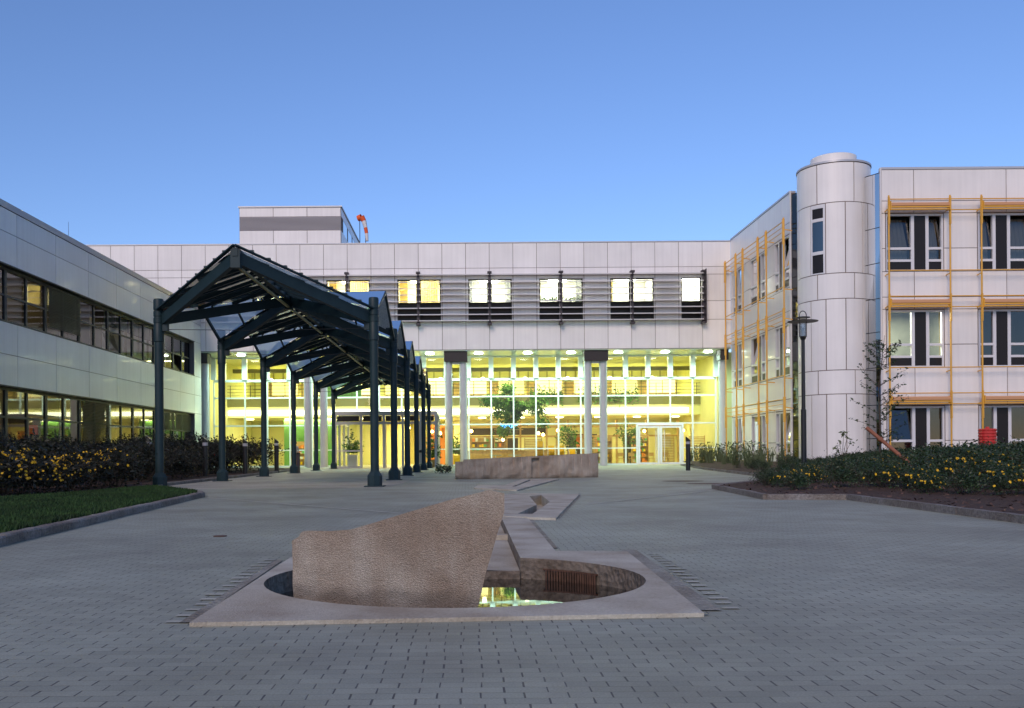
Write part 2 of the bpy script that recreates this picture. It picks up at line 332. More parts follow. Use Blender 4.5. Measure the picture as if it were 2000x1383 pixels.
def backing(mb, fr, a0,a1,z0,z1, holes, n0, n1):
    us=sorted({a0,a1,*[h[0] for h in holes],*[h[1] for h in holes]}); zs=sorted({z0,z1,*[h[2] for h in holes],*[h[3] for h in holes]})
    us=[u for u in us if a0<=u<=a1]; zs=[z for z in zs if z0<=z<=z1]
    for j in range(len(zs)-1):
        run=None
        for i in range(len(us)-1):
            c=(us[i]+us[i+1])/2; d=(zs[j]+zs[j+1])/2
            h=any(h[0]<=c<=h[1] and h[2]<=d<=h[3] for h in holes)
            if not h:
                if run is None: run=us[i]
            if (h or i==len(us)-2) and run is not None:
                mb.box(run, us[i] if h else us[i+1], n0,n1,zs[j],zs[j+1],fr); run=None
def frame_rect(mb, fr, a0,a1,z0,z1, t, n0,n1):
    mb.box(a0,a1,n0,n1,z0,z0+t,fr); mb.box(a0,a1,n0,n1,z1-t,z1,fr); mb.box(a0,a0+t,n0,n1,z0+t,z1-t,fr); mb.box(a1-t,a1,n0,n1,z0+t,z1-t,fr)
def gq(mb, fr, a0,a1,z0,z1,n): mb.quad(fr.P(a0,z0,n),fr.P(a1,z0,n),fr.P(a1,z1,n),fr.P(a0,z1,n))
def drape(mb, fr, a0,a1,z0,z1,n, k=14, amp=.04):
    ps=[(a0+(a1-a0)*i/(k*2), n+amp*(1 if i%2 else -1)) for i in range(k*2+1)]
    b=len(mb.v)
    for a,nn in ps: mb.v += [fr.P(a,z0,nn),fr.P(a,z1,nn)]
    for i in range(k*2): mb.f.append([b+2*i,b+2*i+2,b+2*i+3,b+2*i+1]); mb.mi.append(mb.cm)
def fill_poly(outer, holes, z):
    loops=[[Vector((x,y,z)) for x,y in outer]]+[[Vector((x,y,z)) for x,y in h] for h in holes]
    flat=[v for l in loops for v in l]; return flat, [tuple(t) for t in geometry.tessellate_polygon(loops)]
def up_faces(o):
    bm=bmesh.new(); bm.from_mesh(o.data); bm.normal_update()
    fl=[f for f in bm.faces if f.normal.z<0]; bmesh.ops.reverse_faces(bm,faces=fl); bm.to_mesh(o.data); bm.free(); return o
def inside(x,y,poly):
    c=False; j=len(poly)-1
    for i in range(len(poly)):
        xi,yi=poly[i]; xj,yj=poly[j]
        if (yi>y)!=(yj>y) and x<(xj-xi)*(y-yi)/(yj-yi)+xi: c=not c
        j=i
    return c
def sdist(x,y,line):
    best=1e9; p=Vector((x,y))
    for i in range(len(line)-1):
        a=Vector(line[i]); b=Vector(line[i+1]); ab=b-a; t=max(0,min(1,(p-a).dot(ab)/ab.length_squared)); best=min(best,(p-(a+ab*t)).length)
    return best

# ------------------------------------------------------------------ ground, paving, kerbs
K1=[(-3.6,-2),(-4.64,9.38),(-5.62,20.0),(-5.85,20.7),(-7.95,24.3),(-8.75,27.5),(-8.85,33),(-9.3,48.3),(-9.9,55.5),(-13,58.3),(-17.6,59)]
LBED=K1+[(-17.8,59),(-17.8,-2)]
K2=[(6.2,-2),(6.5,6),(6.68,11.3),(6.72,12.8),(6.9,17.0),(5.5,17.25),(5.9,22.4),(8.6,27),(10.4,33.7),(11.9,47),(13.9,60.8),(17.8,61.5)]
RBED=K2+[(17.93,51.8),(18.2,51.6),(21.1,47.6),(46,47.6),(46,-2)]
BC=(-.08,6.54); BR=1.30
def circ(r, a0=0, a1=360, n=64, c=BC): return [(c[0]+r*math.cos(R(a0+(a1-a0)*i/n)), c[1]+r*math.sin(R(a0+(a1-a0)*i/n))) for i in range(n)]
g=MB(); g.box(-400,400,-60,700,-.6,-.5); o=structure(g.build('ground','ground'))
# basin outline with the trough opening at the back
TR=[(.12,13.0),(.47,13.0)]
a_r=math.degrees(math.asin(0)); 
def yb(x): return BC[1]+math.sqrt(BR*BR-(x-BC[0])**2)
ang_r=math.degrees(math.atan2(yb(.44)-BC[1],.44-BC[0])); ang_l=math.degrees(math.atan2(yb(.10)-BC[1],.10-BC[0]))
arc=circ(BR, ang_l, ang_r+360, 72)+[(.44,yb(.44))]
HOLE_A=arc+[(.47,13.0),(.12,13.0)]
HOLE_B=[G(1011,1008),G(1040,1008),G(1074,984),G(1057,970),G(1034,972),G(1048,989.6)]
HOLE_C=[G(1000,953),G(1006,953),G(1042,938),G(1036,938)]
PZ=[(-60,-40),(60,-40),(60,66.8),(-60,66.8)]
v,f=fill_poly(PZ,[HOLE_A,HOLE_B,HOLE_C],0.0); m=MB(); m.add(v,f); o=up_faces(m.build('plaza_paving','pave')); structure(o)
m=MB(); m.add(*fill_poly([(-8.95,27.2),(-8.0,24.4),(-2.2,24.8),(-1.9,28),(-1.6,60),(-1.6,66.7),(-9.9,66.7),(-9.2,48.3)],[],.004)); structure(up_faces(m.build('canopy_path','pave2')))
m=MB(); m.add(*fill_poly([(LBED[i]) for i in range(len(LBED))],[],.085)); lb=structure(up_faces(m.build('left_bed_soil','soil')))
LAWN=[(-3.7,-2),(-4.7,9.38),(-5.68,20.0),(-5.9,20.7),(-7.9,24.1),(-8.2,22.5),(-8.3,20.5),(-8.9,17.5),(-10.5,12),(-11,-2)]
m=MB(); m.add(*fill_poly(LAWN,[],.092)); structure(up_faces(m.build('lawn','grassb')))
def kerb(line,name):
    m=MB(); rnd=random.Random(5); wd=.13
    for i in range(len(line)-1):
        a=Vector(line[i]); b=Vector(line[i+1]); L=(b-a).length; d=(b-a)/L; n=Vector((-d.y,d.x)); k=max(1,round(L/1.0)); 
        for j in range(k):
            s0=L*j/k+.004+(0 if j else .001); s1=L*(j+1)/k-.004; h=.10+rnd.uniform(-.004,.006); o0=rnd.uniform(-.004,.004)
            q=[]; N=6
            fr=Fr((a.x,a.y,0),(d.x,d.y,0),(n.x,n.y,0)); m2=[]
            for t in range(N+1):
                s=s0+(s1-s0)*t/N; jt=rnd.uniform(-.006,.006); ju=rnd.uniform(-.004,.004)
                m2 += [fr.P(s,-.05,-wd/2+o0+jt),fr.P(s,h-.018,-wd/2+o0+jt),fr.P(s,h+ju,-wd/2+.018+o0),fr.P(s,h+ju,wd/2+o0),fr.P(s,-.05,wd/2+o0)]
            fs=[]
            for t in range(N):
                for c in range(4): fs.append((t*5+c,t*5+c+1,(t+1)*5+c+1,(t+1)*5+c))
            fs += [(0,4,3,2,1),(N*5,N*5+1,N*5+2,N*5+3,N*5+4)]
            m.add(m2,fs)
    return structure(m.build(name,'kerb'))
kerb(K1,'left_kerb'); kerb(K2,'right_kerb')
def mound_z(x,y):
    d=sdist(x,y,K2); t=min(1,max(0,(d-.3)/4)); t=t*t*(3-2*t)
    near = 1 if y<34 else max(0,1-(y-34)/10)
    return .085+.22*t*near+.02*pnoise(Vector((x*1.3,y*1.3,0)))*min(1,d*2)
pts=[Vector(p) for p in RBED]; nB=len(pts); rnd=random.Random(2)
y=-1.5
while y<47:
    x=5.5
    while x<30:
        if inside(x,y,RBED) and sdist(x,y,K2)>.35: pts.append(Vector((x+rnd.uniform(-.1,.1),y+rnd.uniform(-.1,.1))))
        x+=.9 if y<34 else 2.2
    y+=.8
cd_=geometry.delaunay_2d_cdt(pts,[(i,(i+1)%nB) for i in range(nB)],[],1,1e-4)
m=MB(); m.add([(p.x,p.y,mound_z(p.x,p.y) if p.x<31 and p.y<47.4 else .3) for p in cd_[0]],[tuple(t) for t in cd_[2]])
o=up_faces(m.build('right_bed_soil','soil',smooth=True)); structure(o)
# faint worn seams and cobble borders
def seam(p,q,wd,name,mt,z=.006,lab=None):
    a=Vector(G(*p)); b=Vector(G(*q)); d=(b-a).normalized(); n=Vector((-d.y,d.x))*wd/2
    m=MB(); m.add([(*(a-n),z),(*(b-n),z),(*(b+n),z),(*(a+n),z)],[(0,1,2,3)]); return structure(up_faces(m.build(name,mt)))
M['seam']=mat('seam_stone',(.40,.40,.335),.7,var=.25,vs=2)
seam((400,972),(780,1003),.1,'paving_seam','seam'); seam((1150,985),(1400,957),.1,'paving_seam','seam')
seam((1228,1075),(1385,1194),.13,'cobble_border','cobble',.007)
seam((1243,1077),(1412,1194),.0,'paving_joint','cobble',.008)
seam((1036,1016),(1082,1072),.07,'cobble_border','cobble',.007)
seam((545,1096),(362,1218),.06,'cobble_border','cobble',.007)
seam((372,1222),(1385,1202),.03,'cobble_border','cobble',.007)
seam((1133,967),(1088,1012),.08,'cobble_border','cobble',.007)
# row of lighter header stones beside the cobbles
m=MB(); rnd=random.Random(9)
for (p,q,k,side) in (((1262,1080),(1418,1194),17,1),((540,1092),(350,1222),16,-1)):
    a=Vector(G(*p)); b=Vector(G(*q))
    for i in range(k):
        c=a+(b-a)*((i+.5)/k); l=.08+rnd.random()*.05; m.add([(c.x-(l if side<0 else .0),c.y-.03,.0055),(c.x+(l if side>0 else 0),c.y-.03,.0055),(c.x+(l if side>0 else 0),c.y+.03,.0055),(c.x-(l if side<0 else 0),c.y+.03,.0055)],[(0,1,2,3)])
structure(m.build('header_stones','seam'))
for (px,py,rx) in ((430,1048,.075),(1334,940,.75),(1385,945,.75)):
    X,Y=G(px,py); mm=MB(); mm.lathe(X,Y,[(rx if rx<.5 else .45,.004),(.94*(rx if rx<.5 else .45),.010)],24); mm.v=[Vector((X+(v.x-X)*(1.4 if rx>.5 else 1),v.y,v.z)) for v in mm.v]
    tag(mm.build('drain_cover','iron'),{430:'small rusty drain cover set in the pavers left of the basin',1334:'rusty drain cover right of the long stone, left one of the two',1385:'rusty drain cover in the paving nearest the planted tip on the right'}[px],'drain cover')

# ------------------------------------------------------------------ fountain
fb=thing('fountain_basin','round sunken water basin in a pale stone slab in the foreground','fountain basin',(BC[0],BC[1],0))
SL=[G(370,1213,.03),G(1375,1194,.03),G(1225,1075,.03),G(1085,1074,.03),G(1032,1012,.03),(.56,13.1),(-.3,13.1),(-.35,8.2),G(570,1085,.03)]
v,f=fill_poly(SL,[HOLE_A],.022); m=MB(); m.add(v,f)
# outer lip
for i in range(len(SL)):
    a=SL[i]; b=SL[(i+1)%len(SL)]; m.quad((*a,-.02),(*b,-.02),(*b,.022),(*a,.022))
up_faces(m.build('rim_slab','slab',fb))
m=MB()
for i in range(len(HOLE_A)):
    a=HOLE_A[i]; b=HOLE_A[(i+1)%len(HOLE_A)]
    m.quad((*a,.022),(*b,.022),(*b,-.45),(*a,-.45))
m.build('inner_wall','basin',fb)
m=MB(); m.lathe(BC[0],BC[1],[(1.38,-.46),(1.38,-.42)],40); m.build('basin_bed','basin',fb)
m=MB(); m.add(*fill_poly([(.13,yb(.13)-.02),(.435,yb(.435)-.02),(.462,12.98),(.125,12.98)],[],-.085)); m.v=[Vector((v.x,v.y,-.085+ (v.y-7.8)*.004)) for v in m.v]
m.box(.13,.46,10.4,10.55,-.08,-.02)
m.build('trough_floor','slab',fb); m=MB(); m.box(.128,.436,yb(.435)-.03,yb(.435)-.0201,-.40,-.082); m.build('trough_end','basin',fb)
m=MB(); 
for i in range(20):
    a=math.radians(34+ i*1.15 ); x=BC[0]+(BR-.02)*math.cos(a); y=BC[1]+(BR-.02)*math.sin(a)
    m.box(x-.006,x+.006,y-.03,y+.0,-.152,-.065)
a0,a1=math.radians(33),math.radians(57)
for z in (-.06,): 
    for i in range(10):
        t0=a0+(a1-a0)*i/10; t1=a0+(a1-a0)*(i+1)/10; r=BR-.012
        m.bar((BC[0]+r*math.cos(t0),BC[1]+r*math.sin(t0),z),(BC[0]+r*math.cos(t1),BC[1]+r*math.sin(t1),z),.02,.012)
m.build('overflow_grate','iron',fb)
m=MB(); m.lathe(BC[0],BC[1],[(1.34,-.153)],64,cap=False); m.f=[[i for i in range(64)]]; m.mi=[0]; m.v=[Vector((v.x,v.y,-.118-.027*(v.y-BC[1]))) for v in m.v]; structure(m.build('water','water'))
wc=thing('water_channel','zigzag stone water channel leading back from the basin to the long stone','water channel',(1.2,16,0))
def trough(outline, hole, depth, nm):
    m=MB(); v,f=fill_poly(outline,[hole],.032); m.add(v,f)
    for i in range(len(outline)):
        a=outline[i]; b=outline[(i+1)%len(outline)]; m.quad((*a,-.02),(*b,-.02),(*b,.032),(*a,.032))
    up_faces(m.build('coping_slab','slab',wc)); m=MB()
    for i in range(len(hole)):
        a=hole[i]; b=hole[(i+1)%len(hole)]; m.quad((*a,.032),(*b,.032),(*b,-depth),(*a,-depth))
    m.build('channel_wall','slab',wc); m=MB(); m.add(*fill_poly(hole,[],-depth)); up_faces(m.build('channel_floor','slab',wc))
HB=[(x,y) for x,y in HOLE_B]
trough([G(983,1008.5,.03),G(1086,1012,.03),G(1132,965,.03),G(1020,963,.03),G(985,966,.03)],HB,.16,'b')
trough([G(925,953,.03),G(985,956,.03),G(1010,957,.03),G(1092,935.5,.03),G(1020,936,.03),G(984,948,.03),G(935,947,.03)],[(x,y) for x,y in HOLE_C],.15,'c')

# leaning carved stone in the basin: traced front outline, real thickness, chiselled surface
def slab_rock(name, outline, fr, thick, label, cat, mt, nx, nz, jit, taper=.0, seed=1):
    # grid over the outline in (a,z); outline given as lower and upper curves
    lo,hi=outline; rnd=random.Random(seed)
    def curve(c,a):
        for i in range(len(c)-1):
            if c[i][0]<=a<=c[i+1][0]: t=(a-c[i][0])/max(1e-6,c[i+1][0]-c[i][0]); return c[i][1]+(c[i+1][1]-c[i][1])*t
        return c[0][1] if a<c[0][0] else c[-1][1]
    return lo,hi,curve
rk=MB()
Yl,Yr=6.05,5.52     # left and right ends of the stone's face
def RP(px,py):
    ox=px-PX; x=(px-PX); 
    # intersect the view ray with the plane through (px=572,Y=Yl) and (px=935,Y=Yr)
    A=AT(572,1100,Yl); B=AT(950,1100,Yr); d=AT(px,py,1)-Vector((0,0,HC)); 
    # plane vertical containing A,B
    nx,ny=(B.y-A.y),-(B.x-A.x); t=(nx*A.x+ny*A.y)/(nx*d.x+ny*d.y); return Vector((0,0,HC))+d*t
topc=[(572,1056),(578,1052),(585,1049),(592,1038),(604,1036),(650,1037),(690,1034),(740,1019),(790,1003),(840,988),(880,976),(920,966),(955,957),(972,961),(984,964)]
NX,NZ=90,44
def topy(px):
    for i in range(len(topc)-1):
        if topc[i][0]<=px<=topc[i+1][0]: t=(px-topc[i][0])/(topc[i+1][0]-topc[i][0]); return topc[i][1]+(topc[i+1][1]-topc[i][1])*t
    return topc[-1][1]
def rightx(py):
    c=[(964,984),(1000,984),(1030,975),(1060,966),(1085,958),(1110,951),(1150,941),(1187,933),(1240,925)]
    for i in range(len(c)-1):
        if c[i][0]<=py<=c[i+1][0]: t=(py-c[i][0])/(c[i+1][0]-c[i][0]); return c[i][1]+(c[i+1][1]-c[i][1])*t
    return 984
grid=[]
A=AT(572,1100,Yl); B=AT(950,1100,Yr); fn=Vector((B.y-A.y,-(B.x-A.x),0)).normalized(); 
if fn.y>0: fn=-fn
for j in range(NZ+1):
    row=[]
    for i in range(NX+1):
        s=i/NX; t=j/NZ
        pyb=1195+ (1235-1195)*s; px=572+(984-572)*s
        # fixed point on right boundary
        py=pyb; 
        ptop=topy(px); 
        pyy=ptop+(pyb-ptop)*t
        px2=572+(rightx(pyy)-572)*s
        p=RP(px2,pyy); row.append(p)
    grid.append(row)
def chis(p,i,j):
    d=.008*pnoise(Vector((p.x*9,p.z*9,1)))+.003*pnoise(Vector((p.x*30,p.z*30,4)))+.03*pnoise(Vector((p.x*1.5,p.z*1.5,7)))
    return p+fn*d
bm_=MB(); W_=NX+1; vs=[]
for j in range(NZ+1):
    for i in range(NX+1): vs.append(chis(grid[j][i],i,j))
nf=len(vs)
TK=.46
for j in range(NZ+1):
    for i in range(NX+1):
        s=i/NX; p=grid[j][i]; tk=TK*(1-.45*s)*(1-.25*(1-j/NZ)); q=p-fn*tk; q.z-= .06*(1-j/NZ)*(1-j/NZ); q.x-=.17*s
        vs.append(q+Vector((0,0,.012*pnoise(p*8))))
fs=[]
for j in range(NZ):
    for i in range(NX):
        a=j*W_+i; fs.append((a,a+W_,a+W_+1,a+1)); b=nf+a; fs.append((b,b+1,b+W_+1,b+W_))
for i in range(NX): fs.append((i,i+1,nf+i+1,nf+i)); a=NZ*W_+i; fs.append((a,nf+a,nf+a+1,a+1))
for j in range(NZ): a=j*W_; fs.append((a,nf+a,nf+a+W_,a+W_)); a=j*W_+NX; fs.append((a,a+W_,nf+a+W_,nf+a))
rk.add(vs,fs); o=rk.build('fountain_stone','rock'); sm30(o,28); tag(o,'wedge shaped rough pink granite stone rising out of the round basin','stone')
# long low stone block further back
SB=MB(); L0=AT(889,936,32.2); L1=AT(1169,933,33.6)
bx0,bx1=L0.x,L1.x; by0,by1=32.2,33.6; N=176; H_=14; vs=[]; fs=[]
def sbtop(s):
    z0,z1=.66,.86; z=z0+(z1-z0)*s
    if s<.055: z-=.07
    return z
notch=(.525,.575)
for layer in range(2):
    for j in range(H_+1):
        for i in range(N+1):
            s=i/N; t=j/H_; x=bx0+(bx1-bx0)*s; y=by0+(by1-by0)*s+(1.05 if layer else 0)
            z=-.02+ (sbtop(s)+.02)*t
            if layer==0:
                if s<.05: y+=.28*(1-s/.05)**.6
                y-=.07*pnoise(Vector((x*1.3,z*2.2,3)))+.035*pnoise(Vector((x*6,z*6,1)))
                if t<.2: y+=.10*(1-t/.2)*(.6+pnoise(Vector((x*2,0,9))))
                if notch[0]<=s<=notch[1]: y+=.07 if t<.78 else .16 if t<.86 else .0
                elif .575<s<.72: y+=.03
                # drill grooves in the upper part
                if t>.45 and not(.5<s<.75):
                    ph=(x*2.7+.35*math.sin(x*3.1)-.5*(1-t)*.35)%1
                    if ph<.09: y+=.02
            vs.append(Vector((x,y,z)))
W2=N+1; nf=(H_+1)*W2; mis=[]
for j in range(H_):
    for i in range(N):
        a=j*W2+i; fs.append((a,a+1,a+W2+1,a+W2)); b=nf+a; fs.append((b,b+W2,b+W2+1,b+1)); sx=bx0+(bx1-bx0)*(i+.5)/N; lt=1 if (j/H_>.42 and not(.5<i/N<.75) and (sx*2.7+.35*math.sin(sx*3.1)-.5*(1-j/H_)*.35)%1<.09) else 0; mis+=[lt,0]
for i in range(N): a=H_*W2+i; fs.append((a,a+1,nf+a+1,nf+a))
for j in range(H_): a=j*W2; fs.append((a,a+W2,nf+a+W2,nf+a)); a=j*W2+N; fs.append((a,nf+a,nf+a+W2,a+W2))
SB.add(vs,fs); SB.mi=mis+[0]*(len(fs)-len(mis)); M['rockl']=stone('pink_granite_groove',(.36,.29,.24),(.60,.51,.43),62,.5,75); o=SB.build('long_stone',['rock','rockl']); sm30(o,25); tag(o,'long low block of drilled pink granite lying on the plaza before the glass hall','stone')  # paler granite tone on the groove faces

# ------------------------------------------------------------------ central building
FZ=63.4; X0=.066; MOD=1.592
cb=thing('central_building','long white panelled hospital block raised on columns over a lit glass hall','building',(0,FZ,0))
ff=Fr((0,FZ,0),(1,0,0),(0,-1,0))
jx=[X0+MOD*k for k in range(-22,12)]; jx=[x for x in jx if -34.5<x<17.4]+[17.9]
pairs=[]; 
for k in (-11,-8,-5,-2,1,4,7,10):
    x=X0+MOD*k
    if k!=-11: pairs.append((x-MOD+.19,x-.1,k,'l'))
    if k!=10: pairs.append((x+.1,x+MOD-.1,k,'r'))
skips=[(a-.05,b+.05) for a,b,_,_ in pairs]
wz0,wz1=9.82,12.6
rows=[(13.35,15.02,jx,[]),(12.84,13.35,jx,[]),(11.05,12.84,jx,skips),(9.8,11.05,jx,skips),(7.87,9.8,jx,[])]
m=MB(); 
# for window modules put narrow filler panels
panels(m,ff,rows,0,.03)
for a,b,k,sd_ in pairs:
    l=X0+MOD*(k-1) if sd_=='l' else X0+MOD*k; r=l+MOD
    m.box(l+.02,a-.02,0,.03,9.82,12.82,ff) if a-.02>l+.04 else None
    m.box(b+.02,r-.02,0,.03,9.82,12.82,ff) if b+.02<r-.04 else None
    m.box(a-.018,b+.018,0,.03,12.62,12.82,ff)
m.build('facade_panel','panel',cb)
m=MB(); backing(m,ff,-34.5,17.9,7.87,15.02,[(a,b,wz0,wz1) for a,b,_,_ in pairs],-.3,-.002); m.build('wall','joint',cb)
m=MB(); m.box(-34.5,17.9,-.3,.06,15.03,15.1,ff); m.build('coping','coping',cb)
m=MB(); m.box(-34.5,17.9,-16,-.31,14.6,14.8,ff); m.build('roof','roofing',cb)
M['soffit']=mat('soffit_panel',(.42,.50,.40),.3,var=.05,vs=1)
m=MB(); 
for i in range(len(jx)-1): m.box(jx[i]+.01,jx[i+1]-.01,-4.2,.0,7.80,7.86,ff)
m.build('soffit','soffit',cb)
for idx,(a,b,k,s_) in enumerate(pairs):
    wmb=MB(); frame_rect(wmb,ff,a,b,wz0,wz1,.06,-.16,-.04); wmb.box(a+.06,b-.06,-.15,-.045,11.0,11.06,ff); wo=wmb.build('window','dframe',cb)
    g1=MB(); gq(g1,ff,a+.06,b-.06,11.06,wz1-.06,-.1); g1.build('pane','glass',wo)
    g2=MB(); g2.box(a+.06,b-.06,-.13,-.09,wz0+.06,11.0,ff); g2.build('spandrel','spandrel',wo)
# lit rooms behind
rooms=[(-5,'y'),(-2,'y'),(1,'w'),(4,'g'),(7,'w'),(10,'w'),(-8,'y'),(-11,'y')]
for k,kind in rooms:
    x=X0+MOD*k; rm=MB(); a,b=x-MOD+.02,x+MOD-.02
    if k==10: b=x+.3
    if k==-11: a=x-.3
    d=3.4
    rm.box(a,b,-d,-d+.05,9.6,12.9,ff); rm.box(a,a+.03,-d,-.31,9.6,12.9,ff); rm.box(b-.03,b,-d,-.31,9.6,12.9,ff); rm.box(a,b,-d,-.31,12.9,12.95,ff); rm.box(a,b,-d,-.31,9.55,9.6,ff)
    rm.build('room','roomw',cb)
    lp=MB(); lp.box(x-.6 if k!=10 else x-1.2,x+.6 if k!=-11 else x+1,-2.4,-1.0,12.80,12.86,ff); lp.build('ceiling_lamp',mat('lamp_room_'+kind,(1,1,1),.5,emit=(1,.86,.50) if kind=='y' else (1,.97,.86),es=26 if kind=='y' else 22),cb)
    cu=MB()
    if kind=='y': drape(cu,ff,x-MOD+.3,x-.75,11.0,12.6,-.4); drape(cu,ff,x+.1,x+MOD-.3,11.0,12.6,-.45,10,.02); cu.build('curtain','ycurtain',cb)
    elif k==1: drape(cu,ff,x-MOD+.2,x-MOD+.45,11.0,12.6,-.4,3); drape(cu,ff,x+MOD-.5,x+MOD-.12,11.0,12.6,-.4,4); cu.build('curtain','curtain',cb)
    elif k==4: drape(cu,ff,x+MOD-.5,x+MOD-.12,11.0,12.6,-.4,4); cu.build('curtain','curtain',cb)
    elif k==7: drape(cu,ff,x-MOD+.2,x-MOD+.42,11.0,12.6,-.4,3); cu.build('curtain','ycurtain',cb)
# potted plants on the sill of the fourth pair
rnd=random.Random(3)
def leafcloud(mb, pts, size, rnd, asp=1.8):
    for p in pts:
        u=Vector((rnd.gauss(0,1),rnd.gauss(0,1),rnd.gauss(0,.7))).normalized(); w_=u.cross(Vector((rnd.gauss(0,1),rnd.gauss(0,1),rnd.gauss(0,1)))).normalized()
        s=size*rnd.uniform(.6,1.3); a=u*s*asp/2; b=w_*s/2
        mb.quad(p-a,p+b*.9-a*.15,p+a,p-b*.9-a*.15)
for i,(a,b) in enumerate(((5.0,6.3),(6.6,7.9))):
    pm=MB(); leafcloud(pm,[Vector((rnd.uniform(a,b),FZ+.42+rnd.uniform(-.08,.08),11.15+abs(rnd.gauss(0,.16)))) for _ in range(160)],.09,rnd); tag(pm.build('sill_plants','leafi'),'green sill plants in the '+('left' if i==0 else 'right')+' pane of the third lit pair from the right','plants')
# sunshade
lz=[12.84,12.34,11.9,11.49,11.05,10.6,10.17,9.76]
for z in lz:
    m=MB(); xa,xb=-17.4,16.05
    m.add([Vector((x,FZ-y,zz)) for x in (xa,xb) for (y,zz) in ((.52,z-.035),(.52,z+.035),(.08,z+.075),(.08,z+.045))],[(0,1,2,3),(7,6,5,4),(0,4,5,1),(1,5,6,2),(2,6,7,3),(3,7,4,0)])
    m.build('sunshade_blade','louvre',cb)
for k in (-8,-5,-2,1,4,7,10):
    x=X0+MOD*k; m=MB(); m.box(x-.09,x+.09,.25,.35,9.5,13.05,ff)
    for z in (12.98,9.55): m.box(x-.14,x+.14,.1,.58,z-.06,z+.06,ff)
    for z in lz: m.box(x-.05,x+.05,.3,.56,z-.07,z+.03,ff)
    m.box(x-.03,x+.03,.03,.25,11.6,11.7,ff); m.build('sunshade_bracket','bracket',cb)
m=MB(); m.box(16.08,16.13,.2,.62,9.55,13.1,ff); m.build('end_plate','bracket',cb)
# columns under the block
ccx=[(877,),(906,),(1149,),(1179,),(1412.5,),(602,),(633,),(402,)]
def big_col(px):
    X=(px-PX)/F*64.0; 
    m=MB(); m.lathe(X,64.0,[(.26,0),(.26,7.1)],28); o=sm30(m.build('column','colgrey',cb)); return X
cols={p[0]:big_col(p[0]) for p in ccx}
for pr in ((877,906),(1149,1179),(602,633),(402,),(1412.5,)):
    a=min(cols[p] for p in pr)-.28; b=max(cols[p] for p in pr)+.28
    m=MB(); m.box(a,b,-1.0,-.12,7.1,7.79,ff); m.build('column_head','capdark',cb)
    if len(pr)==2: m=MB(); m.box(cols[pr[0]]+.27,cols[pr[1]]-.27,-.75,-.45,6.95,7.09,ff); m.build('column_tie','white',cb)
# soffit downlights
dlx=[936,1032,1116.6,1209,1300,1384.5,841,748,656,564,472]
for px in dlx:
    X=(px-PX)/F*64.9; m=MB(); m.lathe(X,64.9,[(.26,7.74),(.30,7.79)],20); m.build('downlight','lampc',cb)
# curtain wall
GZ=67.1; fg=Fr((0,GZ,0),(1,0,0),(0,-1,0))
mx0=(960-PX)/F*GZ; mxs=[mx0+1.592*k for k in range(-14,10)]; mxs=[x for x in mxs if -18<x<17.8]
hz=[.06,2.06 if False else 1.2,2.95,4.93,6.15,7.72]
VX0,VX1=-8.4,-1.85      # entrance vestibule
def ingap(x): return VX0-.05<x<VX1+.05
DX0=(1243-PX)/F*GZ; DX1=(1334-PX)/F*GZ
fm=MB()
for x in mxs+[-17.9,17.8,-17.2]:
    z0=0
    if ingap(x): z0=3.7
    if DX0-.02<x<DX1+.02: z0=2.98
    fm.box(x-.05,x+.05,-.02,.12,z0,6.15,fg); fm.box(x-.17,x+.17,-.02,.30,6.22,7.8,fg)
xs=[-17.9]+[17.8]
for z,t in ((1.2,.04),(2.95,.045),(4.93,.05),(6.15,.09),(7.76,.06),(.05,.06)):
    segs=[(-17.9,VX0),(VX1,DX0),(DX1,17.8)] if z<2.5 else ([(-17.9,VX0),(VX1,17.8)] if z<3.5 else [(-17.9,17.8)])
    for a,b in segs: fm.box(a,b,-.019,.119,z-t,z+t,fg)
fm.build('curtain_wall_frame',mat('frame_mint_white',(.74,.80,.76),.35),cb)
pm=MB(); gq(pm,fg,-17.9,VX0,0,7.8,.05); gq(pm,fg,VX0,VX1,3.6,7.8,.05); gq(pm,fg,VX1,DX0,0,7.8,.05); gq(pm,fg,DX0,DX1,2.95,7.8,.05); gq(pm,fg,DX1,17.8,0,7.8,.05); split_build(pm,'curtain_wall_glass','glass',cb)
# side door pair
for s,(a,b,h) in enumerate(((DX0+.12,(DX0+DX1)/2-.02,1),((DX0+DX1)/2+.02,DX1-.12,-1))):
    m=MB(); m.box(a,b,-.01,.1,.02,.16,fg); m.box(a,b,-.01,.1,2.62,2.76,fg); m.box(a,a+.14,-.01,.1,.16,2.62,fg); m.box(b-.14,b,-.01,.1,.16,2.62,fg)
    d=m.build('door','white',cb); m=MB(); gq(m,fg,a+.14,b-.14,.16,2.62,.04); m.build('pane','glass',d)
    hx=b-.28 if s==0 else a+.28; m=MB(); m.tube([fg.P(hx,.25,.2),fg.P(hx,2.5,.2)],.022,8); 
    for z in (.4,2.3): m.tube([fg.P(hx,z,.2),fg.P(hx+(.1 if s==0 else -.1),z,.1)],.015,6)
    m.build('handle','louvre',d)
m=MB(); m.box(DX0-.02,DX0+.1,-.03,.14,0,2.95,fg); m.box(DX1-.1,DX1+.02,-.03,.14,0,2.95,fg); m.box(DX0+.1,DX1-.1,-.03,.14,2.8,2.95,fg); m.build('door_frame','white',cb)

